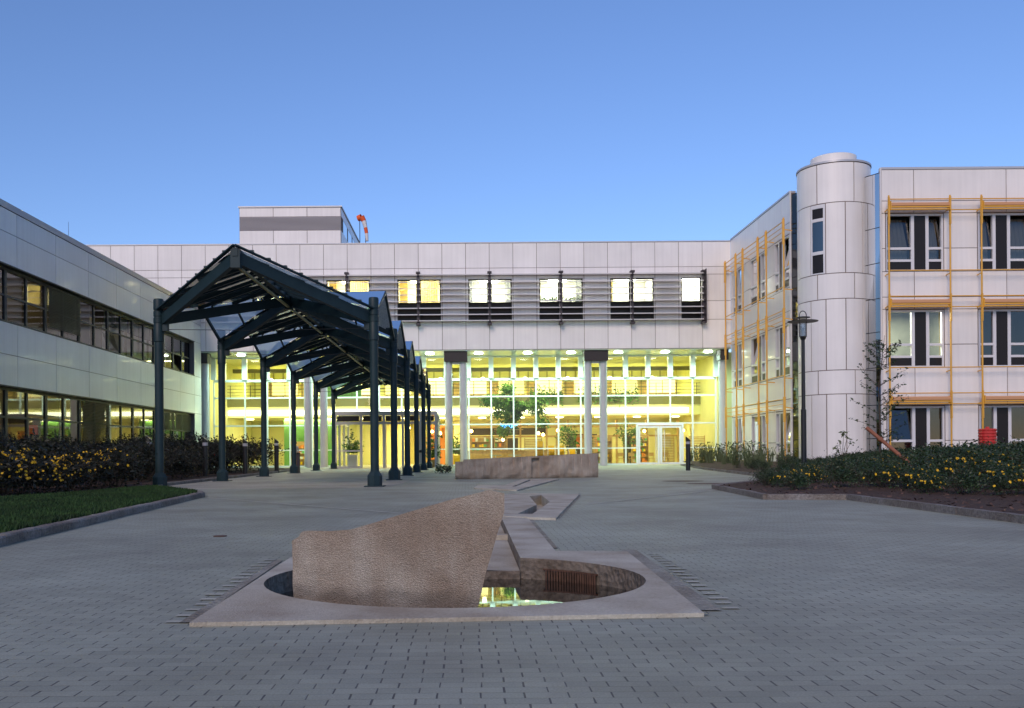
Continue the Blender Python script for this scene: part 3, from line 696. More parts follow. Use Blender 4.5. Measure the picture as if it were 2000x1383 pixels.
# ---- hall interior
hi=Fr((0,GZ,0),(1,0,0),(0,1,0))
m=MB(); m.box(-20,20,0.1,22,-.02,.0,hi); m.build('hall_floor',mat('hall_floor',(.45,.42,.3),.3),cb)
m=MB(); m.box(-20,20,.3,14.5,7.9,8.0,hi); m.build('hall_ceiling',mat('hall_ceiling_paint',(.62,.60,.30),.8),cb)
m=MB(); m.box(-20,-5.2,13,13.1,0,7.9,hi); m.box(-1.0,20,13,13.1,0,7.9,hi); m.box(-5.2,-1,13,13.1,3.7,7.9,hi); m.build('hall_back_wall','intw',cb)
m=MB(); m.box(-20,-18.2,-.0,13,0,7.9,hi); m.build('hall_side_wall','intw',cb); m=MB(); m.box(17.95,19.5,0,13,0,7.9,hi); m.build('hall_side_wall','intw',cb)
m=MB(); m.box(-18.2,17.95,5.0,13,3.75,4.7,hi); m.build('gallery_slab','intw',cb)
m=MB(); m.box(-18.2,17.95,4.85,4.99,4.55,5.15,hi); m.build('gallery_fascia','intol',cb)
m=MB()
for z in (5.4,5.65,5.9,6.15): m.box(-18.2,17.95,4.9,4.93,z,z+.03,hi)
for i in range(24): m.box(-18+i*1.55,-17.96+i*1.55,4.88,4.95,5.15,6.2,hi)
m.build('gallery_railing','rail',cb)
m=MB(); m.box(-18.1,17.0,4.75,4.84,3.92,4.26,hi); m.build('light_strip','strip',cb)
m=MB(); m.box(-18.2,17.95,6.6,6.85,7.3,7.6,hi); m.build('ceiling_beam','intol',cb)
# inner facade windows on upper gallery
m=MB(); rnd=random.Random(8)
for i in range(22):
    x=-17.2+i*1.6
    if rnd.random()<.75: m.box(x,x+1.2,12.93,12.99,5.0,6.9,hi)
m.build('gallery_door','wood',cb)
m=MB()
for i in range(45):
    x=-17.9+i*.8; m.box(x,x+.06,12.86,12.92,4.7,7.9,hi)
for z in (5.6,6.4,7.0): m.box(-18,17.9,12.87,12.915,z,z+.06,hi)
m.build('gallery_lattice','intol',cb)
# orange and green walls
m=MB(); m.box(-14.6,-10.0,8.6,8.7,0,3.7,hi); m.box(-11.5,-8.2,7.0,7.1,4.75,7.8,hi); m.build('green_wall','intg',cb)
m=MB(); m.box(-10.4,-9.4,8.4,8.5,.4,2.4,hi); m.build('notice_panel','roomw',cb)
m=MB(); m.box(-3.0,-1.6,8.6,8.7,0,3.2,hi); m.box(-1.9,-1.0,6.9,7.0,0,2.9,hi); m.build('orange_wall','into',cb)
m=MB()
m.box(.3,4.2,8.6,8.7,0,2.1,hi); m.box(.2,6.5,8.4,8.5,2.35,2.9,hi); m.box(8.2,10.6,9,9.1,0,2.4,hi); m.box(12.7,14.3,8.8,8.9,0,2.3,hi)
m.build('kiosk_wall','intd',cb)
m=MB()
for x in (.25,2.0,3.2,4.3,6.4,7.2,8.1,9.4,10.7,12,14.4,16.9): m.box(x,x+.14,8.2,8.34,0,3.5,hi)
for z in (2.15,2.92,): m.box(.2,17.4,8.15,8.36,z,z+.13,hi)
m.build('timber_frame','wood',cb)
def screen(x0,x1,y,z1,lab):
    t=thing('slatted_screen',lab,'screen',(x0,GZ+y,0),'light timber slatted screens in the hall')
    m=MB(); m.box(x0,x0+.06,y,y+.06,0,z1,hi); m.box(x1-.06,x1,y,y+.06,0,z1,hi); m.build('post','wood',t)
    m=MB()
    z=.15
    while z<z1-.05: m.box(x0+.06,x1-.06,y+.01,y+.05,z,z+.07,hi); z+=.12
    m.build('slats','wood',t)
screen(4.3,5.6,2.2,2.0,'slatted timber screen behind the tallest stack of yellow chairs')
screen(8.6,9.7,2.6,2.0,'slatted timber screen just right of the middle column pair')
screen(14.1,15.3,2.0,2.05,'slatted timber screen seen through the right leaf of the glazed door')
screen(16.4,17.6,2.2,2.1,'slatted timber screen in the far right corner of the hall')
# people and furniture sized lamps
for i,(x,y,z,e) in enumerate(((-1.9,3.0,2.4,1),(0.4,1.4,2.5,1),(7.05,5,2.6,1),(5.6,5.5,2.4,1),(6.0,6.0,2.3,1),(12.9,3.5,2.4,1),(13.7,5.2,2.5,1),(16.4,4,2.5,1),(2.8,4.0,1.9,1),(-2.6,6,2.6,1),(-4.4,6,2.9,1))):
    m=MB(); m.lathe(x,GZ+y,[(.02,z-.12),(.11,z-.06),(.12,z+.04),(.03,z+.14)],12); 
    lb_=['glowing globe lamp just left of the left column pair','glowing globe lamp right beside the left column pair','glowing globe lamp behind the slim plant and yellow chairs','glowing globe lamp above the second stack of yellow chairs','glowing globe lamp above the third stack of yellow chairs','glowing globe lamp seen in the right leaf of the glazed door','glowing globe lamp just right of the glazed door frame','glowing globe lamp in the far right corner of the hall','glowing globe lamp above the teal topped tables','glowing globe lamp at the right end of the vestibule','glowing globe lamp seen through the middle of the vestibule'][i]
    tag(m.build('pendant_lamp','lampo',smooth=True),lb_,'lamp','globe lamps hanging in the hall')
pl_names=['first','second','third']
for i in range(11):      # lit office windows behind the gallery
    x=-16.4+i*3.2; m=MB(); m.box(x,x+2.2,12.80,12.85,5.9,7.0,hi); o_=m.build('gallery_window',mat('lit_office_pane',(.9,.85,.5),.6,emit=(1,.9,.45),es=.75 if i%3 else .3),cb)
    m=MB(); frame_rect(m,hi,x-.05,x+2.25,5.85,7.05,.06,12.76,12.80); m.box(x+1.07,x+1.13,12.76,12.80,5.91,6.99,hi); m.build('frame','wood',o_)
def display(x0,x1,y,z1,seed,label,cols=('intd','ychair','into','roomw','intg')):
    t=thing('display_shelf',label,'shelf',(x0,GZ+y,0),'stocked shelves in the hall'); rd=random.Random(seed)
    m=MB(); m.box(x0,x0+.05,y-.35,y,0,z1,hi); m.box(x1-.05,x1,y-.35,y,0,z1,hi); m.box(x0+.05,x1-.05,y-.04,y,0,z1,hi)
    zz_=[.1+.42*i for i in range(int(z1/.42))]
    for z in zz_: m.box(x0+.05,x1-.05,y-.34,y-.04,z,z+.03,hi)
    m.build('shelf','wood',t); m=MB()
    for z in zz_:
        x=x0+.1
        while x<x1-.25:
            w_=rd.uniform(.08,.24); 
            if rd.random()<.8: m.cm=rd.randrange(len(cols)); m.box(x,x+w_,y-.3,y-.08,z+.03,z+.03+rd.uniform(.12,.33),hi)
            x+=w_+.03
    stuff(m.build('goods',list(cols),t))
display(.4,1.9,6.8,2.1,1,'stocked shelf just right of the left column pair'); display(2.2,3.1,6.9,2.1,2,'stocked shelf behind the indoor tree trunk')
display(9.9,11.3,6.0,2.2,3,'dark stocked shelf left of the glazed side door'); display(12.9,14.2,6.4,2.2,4,'stocked shelf seen through the glazed side door'); display(-13.6,-12.2,6.0,1.9,5,'stocked shelf at the left end of the hall behind the shrubs')
m=MB(); m.box(-.6,6.2,4.9,5.1,0,1.05,hi); m.box(-.7,6.3,4.8,5.2,1.05,1.1,hi); tag(m.build('service_counter','wood'),'long timber service counter across the hall behind the teal tables','counter')
for (x,z,w_,h_,c_,lb_) in ((-12.9,1.4,.9,1.2,'roomw','pale poster on the green wall left of the entrance'),(8.9,1.3,.7,1.0,'into','orange poster behind the middle column pair'),(15.6,1.3,.8,1.1,'roomw','pale poster at the right end of the hall')):
    m=MB(); m.box(x,x+w_,8.50,8.53,z,z+h_,hi); m.box(x-.03,x+w_+.03,8.535,8.57,z-.03,z+h_+.03,hi); m.build('wall_poster',c_,cb)
# neon sign: curled blue lettering over the kiosk
ns=MB(); zc=2.95; y0=GZ+3.2
import math as _m
pts=[]; 
for i in range(120):
    t=i/119; x=2.55+1.25*t; z=zc+.06*_m.sin(t*46)+.09*_m.sin(t*15+1); pts.append(Vector((x+.05*_m.cos(t*46),y0,z)))
ns.tube(pts,.028,6)
tag(ns.build('neon_sign','neon',smooth=True),'curly blue neon lettering glowing under the indoor tree crown','neon sign')
ms_=MB(); ms_.box(2.1,4.3,y0+.12-GZ,y0+.2-GZ,2.62,2.68,hi); ms_.build('kiosk_shelf','wood',cb)
# ceiling lights of the gallery and upper hall
for i in range(12):
    m=MB(); m.lathe(-17+i*3.05,GZ+7.2,[(.28,3.66),(.3,3.72)],14); m.build('gallery_light','lampw',cb)
for i in range(10): m=MB(); m.lathe(-15.6+i*3.4,GZ+8.6,[(.1,6.75),(.16,6.8),(.16,6.95),(.05,7.0)],14); m.build('hanging_light','lampw',cb)
def area(name,loc,sx,sy,e,col,rot=(0,0,0)):
    l=bpy.data.lights.new(name,'AREA'); l.shape='RECTANGLE'; l.size=sx; l.size_y=sy; l.energy=e; l.color=col
    o=bpy.data.objects.new(name,l); C.objects.link(o); o.location=loc; o.rotation_euler=rot; return o
WC=(.98,.97,.46)
for x in (-13.5,-4.5,4.5,13.5):
    area('hall_ceiling_light',(x,GZ+.9,7.7),6,.5,210,WC)
    area('gallery_ceiling_light',(x,GZ+9.5,7.05),6,.5,190,WC)
    area('ground_hall_light',(x,GZ+8.6,3.7),6,.5,180,(1,.86,.42))
for px in dlx:
    X=(px-PX)/F*64.9; l=bpy.data.lights.new('soffit_spot','SPOT'); l.energy=420; l.color=(.62,1,.80); l.spot_size=R(165); l.spot_blend=.6; l.shadow_soft_size=.2
    o=bpy.data.objects.new('soffit_spot',l); C.objects.link(o); o.location=(X,64.9,7.70)

# ------------------------------------------------------------------ entrance vestibule
ev=thing('entrance_vestibule','glazed box entrance with dark transom panels at the end of the canopy','entrance',((VX0+VX1)/2,60,0))
fv=Fr((0,60,0),(1,0,0),(0,-1,0)); VH=3.5; LG='vestibule_grey'; M[LG]=mat(LG,(.42,.43,.42),.4)
m=MB(); posts=[VX0,-6.75,-5.3,-4.1,-2.95,VX1-.14]
for x in posts: m.box(x,x+.16,-.14,0,0,VH,fv)
m.box(VX0,VX1+.02,-.13,-.01,2.78,2.95,fv); m.box(VX0,VX1+.02,-.145,.005,3.36,VH+.02,fv)
for y in (2.3,4.6,6.9): m.box(VX1-.12,VX1+.02,-y-.1,-y,0,VH-.01,fv); m.box(VX0,VX0+.12,-y-.1,-y,0,VH-.01,fv)
for z in (.05,1.1,2.86): m.box(VX1-.08,VX1-.0,-6.9,-.15,z-.05,z+.05,fv); m.box(VX0+.0,VX0+.08,-6.9,-.15,z-.05,z+.05,fv)
m.box(VX0+.16,-6.75,-.1,-.03,1.05,1.15,fv); m.box(VX0+.16,-6.75,-.1,-.03,0,.12,fv)
m.build('frame',LG,ev)
m=MB(); m.box(VX0,VX1,-6.9,-.15,VH-.02,VH+.12,fv); m.build('roof',LG,ev)
for i in range(len(posts)-1): 
    m=MB(); m.box(posts[i]+.2,posts[i+1]-.04,-.1,-.04,2.99,3.32,fv); m.build('transom_panel','spandrel',ev)
m=MB(); gq(m,fv,posts[0]+.16,posts[1],.12,2.78,-.07); gq(m,fv,posts[1]+.16,posts[2],.0,2.78,-.07); gq(m,fv,posts[4]+.16,posts[5],.0,2.78,-.07)
for x in (VX0+.04,VX1-.04): m.quad((x,60.15,0),(x,66.9,0),(x,66.9,3.4),(x,60.15,3.4))
split_build(m,'glass_panel','glass',ev)
m=MB()
for a in (-5.14,-2.95): m.box(a if a<-4 else a-.06,(a if a<-4 else a-.06)+.06,-.3,-.24,0,2.76,fv)
m.build('door_leaf_frame',LG,ev)
m=MB(); m.tube([(-5.6,59.9,2.82),(-5.6,59.75,2.8)],.05,8); m.build('door_sensor','bracket',ev)
# lamps inside the entrance
area('vestibule_light',(-4.4,63.5,3.4),3.5,.4,170,(1,.85,.36))
area('corridor_light',(-3.1,GZ+12,3.6),3,.4,260,(1,.82,.32))
m=MB(); m.box(-5.2,-1.0,18,18.1,0,3.7,hi); m.box(-5.3,-5.2,13.1,18,0,3.7,hi); m.box(-1.0,-.9,13.1,18,0,3.7,hi); m.box(-5.2,-1,13.1,18,3.7,3.8,hi); m.build('corridor_wall','intw',cb)
m=MB(); m.box(-4.6,-2.6,17.9,17.98,0,2.4,hi); m.build('corridor_door','wood',cb)

# ------------------------------------------------------------------ left wing
LX=-17.8; fl=Fr((LX,0,0),(0,1,0),(1,0,0)); Z0_,Z1_=14.0,FZ-.02; WE=61.8
lw=thing('left_wing','grey white two storey wing on the left with two long ribbon windows','building',(LX,40,0))
jy=[37.4-3.55*k for k in range(7,0,-1)]+[37.4+3.55*k for k in range(0,8)]; jy=[y for y in jy if y>14.2 and y<WE-1]; full=[14.0]+jy+[WE,Z1_]
B1=(6.1,8.37); B0=(1.25,3.65); WB=30.0
m=MB(); rows=[(9.6,10.5,full,[]),(8.37,9.6,full,[]),(4.86,6.1,full,[]),(3.65,4.86,full,[]),(.0,1.25,full,[])]
for b in (B0,B1): rows.append((b[0],b[1],[14.0]+[y for y in jy if y<WB-1]+[WB],[])); rows.append((b[0],b[1],[WE,Z1_],[]))
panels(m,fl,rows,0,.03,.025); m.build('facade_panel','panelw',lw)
m=MB(); backing(m,fl,14.0,Z1_,0,10.5,[(WB,WE,*B0),(WB,WE,*B1)],-.45,-.002); m.build('wall',mat('left_reveal',(.16,.15,.14),.7),lw)
m=MB(); m.box(14,Z1_,-.5,.07,10.51,10.76,fl); m.build('coping',mat('coping_grey',(.33,.32,.32),.4,metal=.2),lw)
m=MB(); m.box(14,Z1_,-14,-.5,10.3,10.45,fl); m.build('roof','roofing',lw)
for b in (B0,B1): 
    m=MB(); m.box(WB,WE-.001,-.28,.06,b[1]-.05,b[1]-.002,fl); m.box(WB,WE-.001,-.28,.05,b[0]+.002,b[0]+.05,fl); m.build('sill','dframe',lw)
U=1.7667
units=[(WB+U*2*k, WB+U*2*(k+1)) for k in range(9)]
for bi,b in enumerate((B0,B1)):
    for ui,(a,c) in enumerate(units):
        z0,z1=b[0]+.05,b[1]-.05; mid=(a+c)/2; t=.10
        wmb=MB(); frame_rect(wmb,fl,a+.004,c-.004,z0,z1,t,-.36,-.26); wmb.box(mid-.07,mid+.07,-.355,-.265,z0+t,z1-t,fl)
        zm=z0+(z1-z0)*.5
        wmb.box(a+t,mid-.07,-.35,-.27,zm-.04,zm+.04,fl); wmb.box(mid+.07,c-t,-.35,-.27,zm-.04,zm+.04,fl)
        wo=wmb.build('window','dframe',lw)
        g1=MB()
        tilt = (bi==1 and ui in (1,5,8))
        lo0,lo1=(a+t,mid-.07)
        if tilt:
            g1.quad(fl.P(lo0,z0+t,-.31),fl.P(lo1,z0+t,-.31),fl.P(lo1,zm-.04,-.62),fl.P(lo0,zm-.04,-.62)); gq(g1,fl,lo0,lo1,zm+.04,z1-t,-.31)
        else: gq(g1,fl,lo0,lo1,z0+t,z1-t,-.31)
        gq(g1,fl,mid+.07,c-t,z0+t,z1-t,-.31); split_build(g1,'pane','wglass',wo)
        if (bi==1 and ui==3+0) or (bi==0 and ui in (4,7,8)):
            bl=MB(); z=z1-t; zend=z0+.35 if bi==1 else (z0+.15 if ui==4 else z0+1.2)
            while z>zend: bl.add([fl.P(x,zz,n) for x in (a+t,c-t) for (zz,n) in ((z,-.16),(z-.035,-.20),(z-.045,-.20),(z-.01,-.16))],[(0,1,2,3),(7,6,5,4),(0,4,5,1),(1,5,6,2),(2,6,7,3),(3,7,4,0)]); z-=.07
            bl.build('blind','blind',wo)
        if (bi==1 and ui in (5,6,7)):
            bl=MB(); drape(bl,fl,a+t,c-t,z1-.75,z1-t,-.5,9,.02); bl.build('roller_curtain',mat('curtain_olive',(.28,.30,.17),.9),wo)
            bl=MB(); drape(bl,fl,a+t+.1,c-t-.1,z0+t,z1-.76,-.62,9,.03); bl.build('curtain','curtain',wo)
m=MB(); m.box(WB-2,WE,-6,-5.9,0,10.2,fl); m.box(WB-2,WE,-5.9,-.46,4.2,5.9,fl); m.box(WB-2,WE,-5.9,-.46,.9,1.0,fl); m.box(WB-2,WE,-5.9,-.46,8.6,8.7,fl); m.box(WE+.1,WE+.2,-5.9,-.46,1,8.6,fl)
for k in range(9): m.box(WB+3.53*k-.05,WB+3.53*k+.05,-5.9,-1.2,1.0,8.6,fl)
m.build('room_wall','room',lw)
m=MB()
for (y,z) in ((38.5,8.5),(41.0,8.5),(44.2,8.5),(48.0,8.5),(52,8.5),(56.5,8.5)): m.box(y,y+.9,-3.2,-2.8,z,z+.06,fl)
for i in range(8): m.box(36.5+i*3.1,37.9+i*3.1,-2.9,-2.7,3.95,4.05,fl)
m.build('ceiling_lamp',mat('lamp_dim',(1,1,.9),.5,emit=(1,.8,.35),es=4),lw)
area('left_room_light',(LX-2.6,42,8.4),.3,7,14,(1,.75,.3)); area('left_room_light',(LX-2.6,52,8.4),.3,8,9,(1,.9,.45)); area('left_room_light',(LX-2.6,48,4.0),.3,18,40,(1,.85,.4))
m=MB(); rnd=random.Random(4)
for i in range(5): m.box(44.0+i*.75,44.4+i*.75,-2.6,-2.2,1.9,2.35,fl)
m.build('red_glow_block',mat('red_glow_colour',(.75,.06,.02),.7),lw)  # red blocks standing in for a red glow behind the lower windows
m=MB()
for i,(y,h) in enumerate(((37.2,1.2),(39.0,1.6),(40.3,1.0),(42.6,1.4),(49.5,1.5),(53.5,1.2))): m.box(y,y+.8,-5.4,-4.9,6.0,6.0+h,fl); m.box(y+.3,y+1.2,-5.4,-4.9,1.0,1.0+h,fl)
m.build('cupboard','wood',lw)
m=MB(); m.tube([(LX-3,49.5,10.4),(LX-3,49.5,13.2)],[.02,.008],6); tag(m.build('antenna','dframe'),'thin whip antenna on the left wing roof','antenna')

# ------------------------------------------------------------------ right wing
RX=17.93; RZ=47.65; TOP=15.2
rw=thing('right_wing','three storey white panelled wing with yellow sunshade frames on the right','building',(21.1,RZ,0))
f1=Fr((21.1,RZ,0),(1,0,0),(0,-1,0)); f2=Fr((RX,51.8,0),(0,1,0),(-1,0,0))
PE=4.86
posts1=[.155,3.222,4.794,7.86,9.43,12.5]; wides1=[(0,1),(2,3),(4,5)]
f2p=[-.3,2.70,4.25,7.30,8.85,11.3]; wides2=[(0,1),(2,3),(4,5)]
def wing(fr, a0, a1, posts, wides, flip0, tag_):
    holes=[]; wins=[]
    for wi,(i,j) in enumerate(wides):
        p,q=posts[i]+.06,posts[j]-.12
        if tag_=='s' and wi==2: p,q=posts[i]+.3,posts[j]-.3
        if tag_=='s' and wi==0: p=max(p,.12)
        for fl_ in range(3): holes.append((p,q,9.95-PE*fl_,12.84-PE*fl_)); wins.append((wi,fl_,p,q))
    m=MB(); skip=[(h[0]-.01,h[1]+.01) for h in holes[::3]]
    jb=[a0]+[x for x in ([1.63,6.3,9.4,12.2,15,18,21] if tag_=='f' else [1.4,5.6,9.3]) if a0<x<a1]+[a1]
    jt=[a0]+[x for x in ([1.63,6.3,11,15.6,20] if tag_=='f' else [1.4,5.6,9.3]) if a0<x<a1]+[a1]
    jn=sorted({a0,a1,*[h[0]-.03 for h in holes],*[h[1]+.03 for h in holes]})
    rows=[(13.5,TOP-.12,jt,[])]
    for k in range(3):
        o=-PE*k; rows += [(12.88+o,13.5+o,jb,[]),(11.1+o,12.88+o,jn,skip),(max(.02,9.93+o),11.1+o,jn,skip)]
        if k<2: rows += [(8.64+o,9.93+o,jb,[])]
    rows.append((-.0,.2,jb,[]))
    # drop panel under the lower windows stays within the wall
    panels(m,fr,rows,0,.03,.035); m.build('facade_panel','panel',rw)
    m=MB(); backing(m,fr,a0,a1,0,TOP-.12,holes,-.3,-.002); m.build('wall','joint',rw)
    m=MB(); m.box(a0,a1,-.3,.06,TOP-.115,TOP,fr); m.build('coping','coping',rw)
    for (wi,k,p,q) in wins:
        o=-PE*k; z0,z1=9.95+o,12.84+o; flip=(wi%2==1) ^ flip0; W=q-p
        def A(x): return (q-(x-p)) if flip else x
        def bx(mb,x0,x1,n0,n1,za,zb): 
            a,b=A(x0),A(x1); mb.box(min(a,b),max(a,b),n0,n1,za,zb,fr)
        s=W/2.9
        m=MB(); t=.10; e1,e2,e3,e4=p+1.26*s,p+1.42*s,p+2.0*s,p+2.16*s
        bx(m,p,q,-.12,.035,z1-t,z1); bx(m,p,q,-.12,.035,z0,z0+.07); bx(m,p,p+.06,-.12,.034,z0+.07,z1-t); bx(m,q-.1,q,-.12,.034,z0+.07,z1-t)
        bx(m,e1,e2,-.12,.033,z0+.07,z1-t); bx(m,e3,e4,-.12,.033,z0+.07,z1-t)
        for (x0,x1) in ((p+.06,e1),(e4,q-.1)):
            for (za,zb) in ((11.03+o,11.15+o),(10.42+o,10.54+o)): bx(m,x0,x1,-.11,.032,za,zb)
        wo=m.build('window','white',rw)
        m=MB(); bx(m,e2,e3,-.06,.01,z0+.07,z1-t)
        for (x0,x1) in ((p+.06,e1),(e4,q-.1)): bx(m,x0,x1,-.06,0,z0+.07,10.42+o)
        m.build('dark_panel','spandrel',wo)
        tilted=(tag_=='f' and ((k==0) or (k==2 and wi==0))) or (tag_=='s' and (wi+k)%2==0)
        g_=MB()
        for c,(x0,x1) in enumerate(((p+.06,e1),(e4,q-.1))):
            a,b=sorted((A(x0),A(x1))); gq(g_,fr,a,b,10.54+o,11.03+o,-.06)
            if tilted and (c==0 or k==0): g_.quad(fr.P(a,11.15+o,-.06),fr.P(b,11.15+o,-.06),fr.P(b-.02,z1-t-.03,-.28),fr.P(a+.02,z1-t-.03,-.28))
            else: gq(g_,fr,a,b,11.15+o,z1-t,-.06)
        split_build(g_,'pane','wglass',wo)
        if not(tag_=='f' and (k==2 or (k==1 and wi==1))):
            c_=MB(); 
            for c,(x0,x1) in enumerate(((p+.06,e1),(e4,q-.1))):
                if k==1 and tag_=='f' and wi==0: continue
                a,b=sorted((A(x0),A(x1)))
                if tilted:
                    n_=10; zt=z1-t-.1
                    for i in range(n_):
                        u0=i/n_; u1=(i+1)/n_; ff_=.78
                        c_.quad(fr.P(a+(b-a)*u0,11.16+o,-.36-.05*(i%2)),fr.P(a+(b-a)*u1,11.16+o,-.36-.05*((i+1)%2)),fr.P(a+(b-a)*u1*ff_,zt,-.42-.05*((i+1)%2)),fr.P(a+(b-a)*u0*ff_,zt,-.42-.05*(i%2)))
                    drape(c_,fr,a,b,10.56+o,11.1+o,-.4,6,.03)
                elif c==0 or tag_=='s': drape(c_,fr,a+(b-a)*(.35 if wi==1 else 0),b,10.5+o,z1-t,-.4,8,.03)
            if c_.v: c_.build('curtain',('curtain' if k==0 else mat('curtain_net',(.55,.5,.42),.9)),wo)
    # interior
    m=MB(); m.box(a0+.1,a1-.1,-3.3,-3.2,0,TOP-.5,fr)
    for z in (.1,5.0,9.86-.35,TOP-.6): m.box(a0+.1,a1-.1,-3.2,-.31,z-.1,z,fr)
    for i in range(1,len(posts)-1,2): m.box((posts[i]+posts[i+1])/2-.05,(posts[i]+posts[i+1])/2+.05,-3.2,-.31,.1,TOP-.7,fr)
    m.build('room_wall',mat('room_pale',(.16,.16,.13),.9,var=.1),rw)
    # yellow sunshade frame
    for p in posts:
        m=MB(); m.tube([fr.P(p,.25,.48),fr.P(p,13.66,.48)],.045,8)
        for k in range(3):
            o=-PE*k
            m.box(p-.032,p+.032,.43,.56,12.2+o,13.58+o,fr)
            m.bar(fr.P(p,12.95+o,.02),fr.P(p,13.02+o,.5),.03,.05); m.bar(fr.P(p,9.72+o,.02),fr.P(p,9.76+o,.5),.03,.05)
        m.build('sunshade_post','yellow',rw)
    for k in range(3):
        o=-PE*k
        for z in ((13.47,9.9) if k<2 else (13.47,)):
            m=MB(); m.tube([fr.P(posts[0],z+o,.47),fr.P(posts[-1],z+o,.47)],.03,6); m.build('sunshade_rail','yellow',rw)
        for i in range(1,len(posts)-1,2):
            m=MB(); m.tube([fr.P(posts[i],12.93+o,.47),fr.P(posts[i+1],12.93+o,.47)],.028,6); m.build('sunshade_rail','yellow',rw)
        if tag_=='s':
            for z in (13.2,12.93): m=MB(); m.tube([fr.P(posts[0],z+o,.44),fr.P(posts[-1],z+o,.44)],.02,6); m.build('sunshade_rail','yellow',rw)
        for (i,j) in (wides if tag_=='f' else []):
            m=MB(); m.cm=0; pts=[(.34,13.27),(.50,13.30),(.60,13.24),(.60,13.12),(.34,13.08)]
            a,b=posts[i]+.07,posts[j]-.07; n_=len(pts)
            m.add([fr.P(x,z+o,n) for x in (a,b) for (n,z) in pts],[tuple(range(n_)),tuple(range(2*n_-1,n_-1,-1))]+[(c,c+n_,(c+1)%n_+n_,(c+1)%n_) for c in range(n_)])
            m.cm=1; m.box(a-.02,b+.02,.50,.60,13.02+o,13.09+o,fr); m.box(a-.02,b+.02,.44,.56,12.92+o,12.98+o,fr); m.box(a-.04,a,.33,.63,12.9+o,13.33+o,fr); m.box(b,b+.04,.33,.63,12.9+o,13.33+o,fr)
            m.build('awning_box',['awning','yellow'],rw)
wing(f1,0,25,posts1,wides1,False,'f'); wing(f2,0,FZ-51.8-.02,f2p,wides2,False,'s')
m=MB(); m.box(21.4,46,48.0,62,14.7,14.9); m.build('roof','roofing',rw)
m=MB(); m.box(21.03,21.099,RZ-.035,RZ+.06,0,TOP-.01); m.box(17.87,17.95,51.72,51.799,0,TOP-.01); m.build('corner_trim','white',rw)
m=MB()
zs=[0.1,1.5,3.2,5.1,6.9,8.6,10.4,12.2,14.95]
for (p,q) in (((21.06,RZ+.03),(20.58,48.55)),((17.96,51.71),(18.25,50.9))):
    for i in range(len(zs)-1): m.quad((*p,zs[i]+.02),(*q,zs[i]+.02),(*q,zs[i+1]-.02),(*p,zs[i+1]-.02))
split_build(m,'corner_glazing','dglass',rw)
m=MB()
for (p,q) in (((21.07,RZ+.05),(20.6,48.56)),((18.0,51.73),(18.30,50.92))):
    for z in zs: m.bar((*p,z),(*q,z),.03,.05)
    m.quad((p[0]+.3,p[1]+.35,0),(q[0]+.3,q[1]+.35,0),(q[0]+.3,q[1]+.35,15),(p[0]+.3,p[1]+.35,15))
m.build('glazing_bar','dframe',rw)
area('right_room_light',(22.5,RZ+1.2,8.1),2,.8,260,(1,1,.78))
area('right_room_light',(RX+1.6,57,3.9),.6,8,70,(1,.85,.45)); area('right_room_light',(RX+1.6,57,8.4),.6,8,35,(1,.85,.5))
m=MB(); m.box(22.9,23.3,RZ+.35,RZ+.5,1.5,1.85); tag(m.build('window_sill_pot','terra'),'small white plant pot on the ground floor sill nearest the round tower','plant pot')

# ------------------------------------------------------------------ stair tower
TC=(19.6,50.0); TR_=1.83
tw=thing('stair_tower','round white panelled stair tower with one tall window and a drum cap','tower',(*TC,0))
m=MB(); m.lathe(*TC,[(TR_-.03,0),(TR_-.03,15.7)],72); sm30(m.build('wall','joint',tw))
def cylpanel(mb,a0,a1,z0,z1,r0,r1):
    n=max(2,int((a1-a0)/4)); 
    for i in range(n):
        t0=R(a0+(a1-a0)*i/n); t1=R(a0+(a1-a0)*(i+1)/n)
        P=lambda r,t,z: (TC[0]+r*math.cos(t),TC[1]+r*math.sin(t),z)
        mb.quad(P(r1,t0,z0),P(r1,t1,z0),P(r1,t1,z1),P(r1,t0,z1))
        mb.quad(P(r0,t1,z1),P(r1,t1,z1),P(r1,t0,z1),P(r0,t0,z1)); mb.quad(P(r0,t0,z0),P(r1,t0,z0),P(r1,t1,z0),P(r0,t1,z0))
        if i==0: mb.quad(P(r0,t0,z1),P(r1,t0,z1),P(r1,t0,z0),P(r0,t0,z0))
        if i==n-1: mb.quad(P(r0,t1,z0),P(r1,t1,z0),P(r1,t1,z1),P(r0,t1,z1))
# rows of the tower, heights from the photo
base_a=math.degrees(math.atan2(-TC[1],-TC[0]))   # facing the camera
rowsT=[(13.64,15.68,'w'),(10.0,13.64,'n'),(8.69,10.0,'w'),(5.03,8.69,'n'),(3.8,5.03,'w'),(0,3.8,'n')]
m=MB()
wide=[base_a-120,base_a-75,base_a-25.8,base_a+32.5,base_a+75,base_a+120]; wr=(base_a-38,base_a-12.4)
nar=[base_a-120,base_a-95,base_a-66,wr[0],wr[1],base_a+17.8,base_a+48.7,base_a+75,base_a+120]
for z0,z1,kd in rowsT:
    ed=wide if kd=='w' else nar
    for i in range(len(ed)-1):
        if z0==10.0 and ed[i]==wr[0]: continue
        cylpanel(m,ed[i]+.7,ed[i+1]-.7,z0+.02,z1-.02,TR_-.03,TR_)
m.build('tower_panel','panel',tw,smooth=False); 
for p in tw.children: 
    if p.name.startswith('tower_panel'):
        bmm=bmesh.new(); bmm.from_mesh(p.data); bmesh.ops.remove_doubles(bmm,verts=bmm.verts,dist=1e-4); bmm.to_mesh(p.data); bmm.free(); sm30(p,20)
m=MB(); ring=[]
zw0,zw1=10.02,13.61
